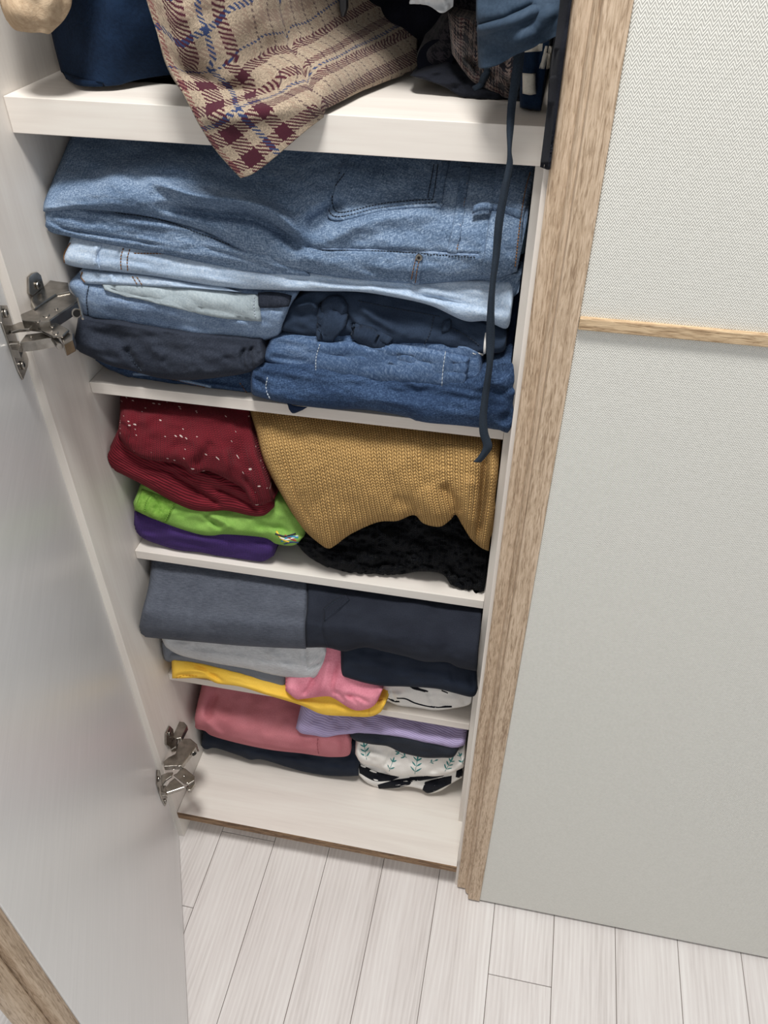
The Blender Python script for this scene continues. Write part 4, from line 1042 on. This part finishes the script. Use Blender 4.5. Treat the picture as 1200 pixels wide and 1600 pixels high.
ct = sheet('hanging_coat', PLAID, [[(377, 277, .035), (400, 268, .035), (442, 234, .045), (475, 205, .06), (502, 183, .078), (535, 160, .12), (575, 138, .175), (625, 118, .235), (655, 104, .27)],
                              [(352, 250, .034), (400, 222, .036), (450, 192, .05), (500, 160, .075), (560, 125, .15), (650, 82, .27)],
                              [(325, 214, .033), (380, 186, .035), (440, 158, .055), (510, 122, .1), (580, 92, .19), (650, 60, .28)],
                              [(288, 150, .033), (350, 136, .05), (420, 118, .08), (500, 86, .14), (570, 60, .22), (650, 36, .3)],
                              [(260, 100, .034), (330, 96, .05), (400, 84, .085), (480, 56, .15), (560, 30, .24), (640, 10, .32)],
                              [(243, 44, .036), (320, 46, .048), (400, 40, .085), (480, 20, .16), (560, -5, .25), (640, -20, .33)],
                              [(228, -6, .038), (310, -4, .05), (400, -10, .09), (480, -26, .17), (560, -40, .26), (640, -60, .34)],
                              [(206, -100, .05), (300, -100, .06), (400, -106, .1), (480, -120, .18), (560, -130, .27), (640, -150, .34)],
                              [(190, -330, .09), (290, -330, .09), (390, -336, .12), (470, -340, .2), (550, -350, .27), (640, -360, .34)]],
      0.005, 'beige houndstooth check coat with burgundy and blue lines, its corner hanging over the shelf', 'coat', 'hanging clothes', wr=0.004, ws=(60, 60), seed=7, step=3.5,
      creases=[([(300, 110), (350, 140), (420, 150), (480, 128)], 16, 0.012), ([(330, 180), (390, 178), (450, 165)], 14, -0.008)])
sheet('hanging_jacket', C_COATBLACK, [[(300, 128, .33), (400, 130, .34), (520, 128, .34), (640, 118, .34), (720, 128, .3)],
                                 [(300, 60, .34), (400, 60, .3), (520, 50, .28), (640, 60, .3), (740, 70, .29)],
                                 [(300, -20, .3), (420, -20, .26), (540, -30, .24), (650, -20, .26), (760, -10, .27)],
                                 [(280, -180, .16), (420, -180, .14), (540, -190, .13), (650, -180, .14), (780, -170, .15)],  # rows above the view, brought forward to shade the top shelf
                                 [(240, -350, .10), (420, -350, .09), (540, -352, .09), (650, -350, .09), (830, -410, .10)]],
      0.01, 'black jacket hanging in the dark middle of the top compartment', 'jacket', 'hanging clothes', wr=0.02, ws=(60, 80), seed=11)
tr = sheet('hanging_trousers', CUFFM, [[(655, 100, .24), (672, 118, .225), (695, 118, .225), (712, 106, .25)], [(655, 84, .25), (675, 84, .225), (700, 88, .225), (716, 90, .25)],
                                  [(665, 60, .27), (690, 56, .24), (715, 60, .24), (735, 66, .26)], [(690, -10, .28), (715, -14, .25), (740, -10, .25), (765, 0, .27)], [(700, -200, .28), (730, -200, .25), (750, -200, .25), (770, -190, .27)]],
      0.005, 'dark checked trouser leg with open cuff, hanging beside the brown checked jacket', 'trousers', 'hanging clothes', wr=0.004, seed=13)
q_ = atY(680, 93, .222); cyl('cuff_opening', q_, (-0.1, -0.75, 0.5), 0.021, 0.002, C_COATBLACK, tr, 24, 0.0005)
g = garment('folded_jacket', GLEN, [(700, 20), (730, 30), (770, 40), (800, 50), (818, 60)],
            [(706, 84), (725, 112), (742, 130), (770, 146), (790, 156), (803, 156), (812, 140)], 0.165, 0.2, za,
            'brown glen check jacket heaped on the top shelf under the slate blue one', 'jacket', rb=0.02, wr=0.009, ws=(24, 26), back=0.5, zceil=1.62, seed=161,
            creases=[([(725, 88), (740, 105), (760, 135)], 6, 0.012), ([(760, 100), (785, 120), (800, 150)], 6, -0.008)])
ribbon_obj = seam(g, [(766, 96), (758, 120), (750, 134), (738, 142)], 0.008, C_STRAP, 0.006, 'tie_belt')
g = garment('folded_tshirt', C_INK, [(690, 100), (740, 110), (800, 120), (850, 130)], [(640, 118), (690, 134), (730, 155), (790, 160), (862, 178)], 0.17, 0.2, za,
            'black garment flat on the top shelf beneath the brown check jacket', 't-shirt', wr=0.006, ws=(30, 14), back=0.5, zceil=1.53, seed=171, rb=0.01)
g = garment('folded_tshirt', C_NAVY, [(812, 60), (840, 62), (872, 66)], [(812, 168), (835, 172), (868, 174)], 0.12, 0.14, za,
            'navy and cream block-striped top standing at the right end of the top shelf', 't-shirt', rb=0.012, wr=0.003, ws=(30, 40), back=0.4, zceil=1.66, seed=181, xmax=0.598,
            creases=[([(842, 70), (840, 110), (836, 150)], 3, 0.006)])
cream = cloth('cream stripe', (196, 192, 182), (214, 210, 200), 600.0)
for tp, bt in (([(818, 70), (830, 66), (848, 68)], [(818, 82), (830, 81), (847, 80)]), ([(817, 114), (827, 115), (836, 115)], [(817, 146), (828, 148), (838, 147)]), ([(852, 72), (860, 72), (868, 72)], [(843, 107), (852, 108), (861, 107)])):
    patch(g, 'cream_stripe', tp, bt, cream, 0.0015)
sheet('hanging_trousers', C_INK, [[(853, 258, .035), (859, 265, -.001), (867, 240, -.003)], [(855, 220, .035), (863, 218, -.001), (872, 214, -.003)], [(858, 150, .04), (869, 148, -.001), (881, 146, -.003)],
                          [(862, 95, .045), (874, 90, -.001), (888, 88, -.003)], [(872, 20, .05), (886, 18, -.001), (899, 15, -.003)], [(890, -200, .05), (908, -200, -.001), (922, -205, -.003)]],
      0.0025, 'black trouser leg hanging down past the right end of the top shelf', 'trousers', 'hanging clothes', wr=0.002, seed=15)
sl = sheet('hanging_jacket', C_SLATE, [[(751, 104, .06), (758, 107, .05), (775, 102, .045), (795, 92, .04), (820, 78, .035), (862, 60, .035), (884, 44, .04)],
                                  [(749, 60, .06), (775, 62, .04), (810, 54, .03), (850, 44, .03), (890, 24, .04)],
                                  [(747, 20, .06), (775, 22, .045), (810, 18, .032), (850, 8, .03), (893, 4, .04)],
                                  [(746, -30, .07), (775, -30, .055), (810, -34, .045), (850, -30, .04), (897, -30, .05)],
                                  [(740, -260, .11), (775, -260, .09), (810, -264, .08), (850, -260, .075), (905, -260, .08)]],
      0.005, 'slate blue nylon jacket hanging top right with a long dark tie dangling below', 'jacket', 'hanging clothes', wr=0.004, ws=(50, 40), seed=17,
      creases=[([(752, 38), (790, 28), (830, 8)], 4, 0.010), ([(752, 46), (792, 36), (834, 18)], 5, -0.007), ([(800, 70), (830, 50), (860, 20)], 8, -0.005)])
ST = [(812, 72, .06), (808, 110, .062), (800, 160, .066), (797, 200, .06), (796, 235, .055), (796, 258, .055), (788, 300, .052), (780, 345, .05), (775, 400, .05), (770, 440, .048), (767, 480, .047),
      (766, 530, .05), (765, 570, .05), (759, 613, .05), (755, 650, .048), (756, 676, .046), (762, 697, .045), (754, 712, .045), (745, 722, .045)]
SW = [16, 15, 12, 10, 5, 9, 11, 12, 10, 8, 10, 13, 9, 10, 11, 13, 14, 12, 12]
left = [(p[0] - w_ / 2, p[1], p[2]) for p, w_ in zip(ST, SW)]; right = [(p[0] + w_ / 2, p[1], p[2] + 0.002) for p, w_ in zip(ST, SW)]
mid_ = [(p[0], p[1], p[2] - 0.0015) for p in ST]
sheet('tie_strap', C_STRAP, [left, mid_, right], 0.0014, parent=sl, wr=0.0, step=3.0)
q_ = [atY(x, y, .2) for x, y in ((528, -30), (541, -30), (541, 14), (537, 27), (533, 28), (530, 14))]
o = prism('hanger_clip', q_, (0, 0.012, 0), metal_d := plain('dark plastic', (44, 44, 48), 0.4, 0.5), None, 0.002)
tag(o, 'dark pointed hanger clip poking down at the top edge of the picture', 'hanger')
sheet('garment_cover', plain('translucent white plastic', (196, 200, 204), 0.35, 0.5), [[(640, 6, .2), (668, 8, .19), (690, 20, .185), (708, 10, .19)], [(634, -10, .2), (666, -8, .19), (690, 0, .185), (709, -6, .19)],
                                                                                [(560, -30, .2), (620, -36, .19), (680, -40, .185), (712, -40, .19)], [(550, -200, .21), (620, -206, .2), (680, -210, .19), (720, -210, .19)]],
      0.001, 'crinkled white plastic garment cover showing at the top edge left of the slate blue jacket', 'cover', wr=0.004, ws=(14, 14), seed=19)
for o in list(bpy.data.objects):
    if 'org' in o: del o['org']
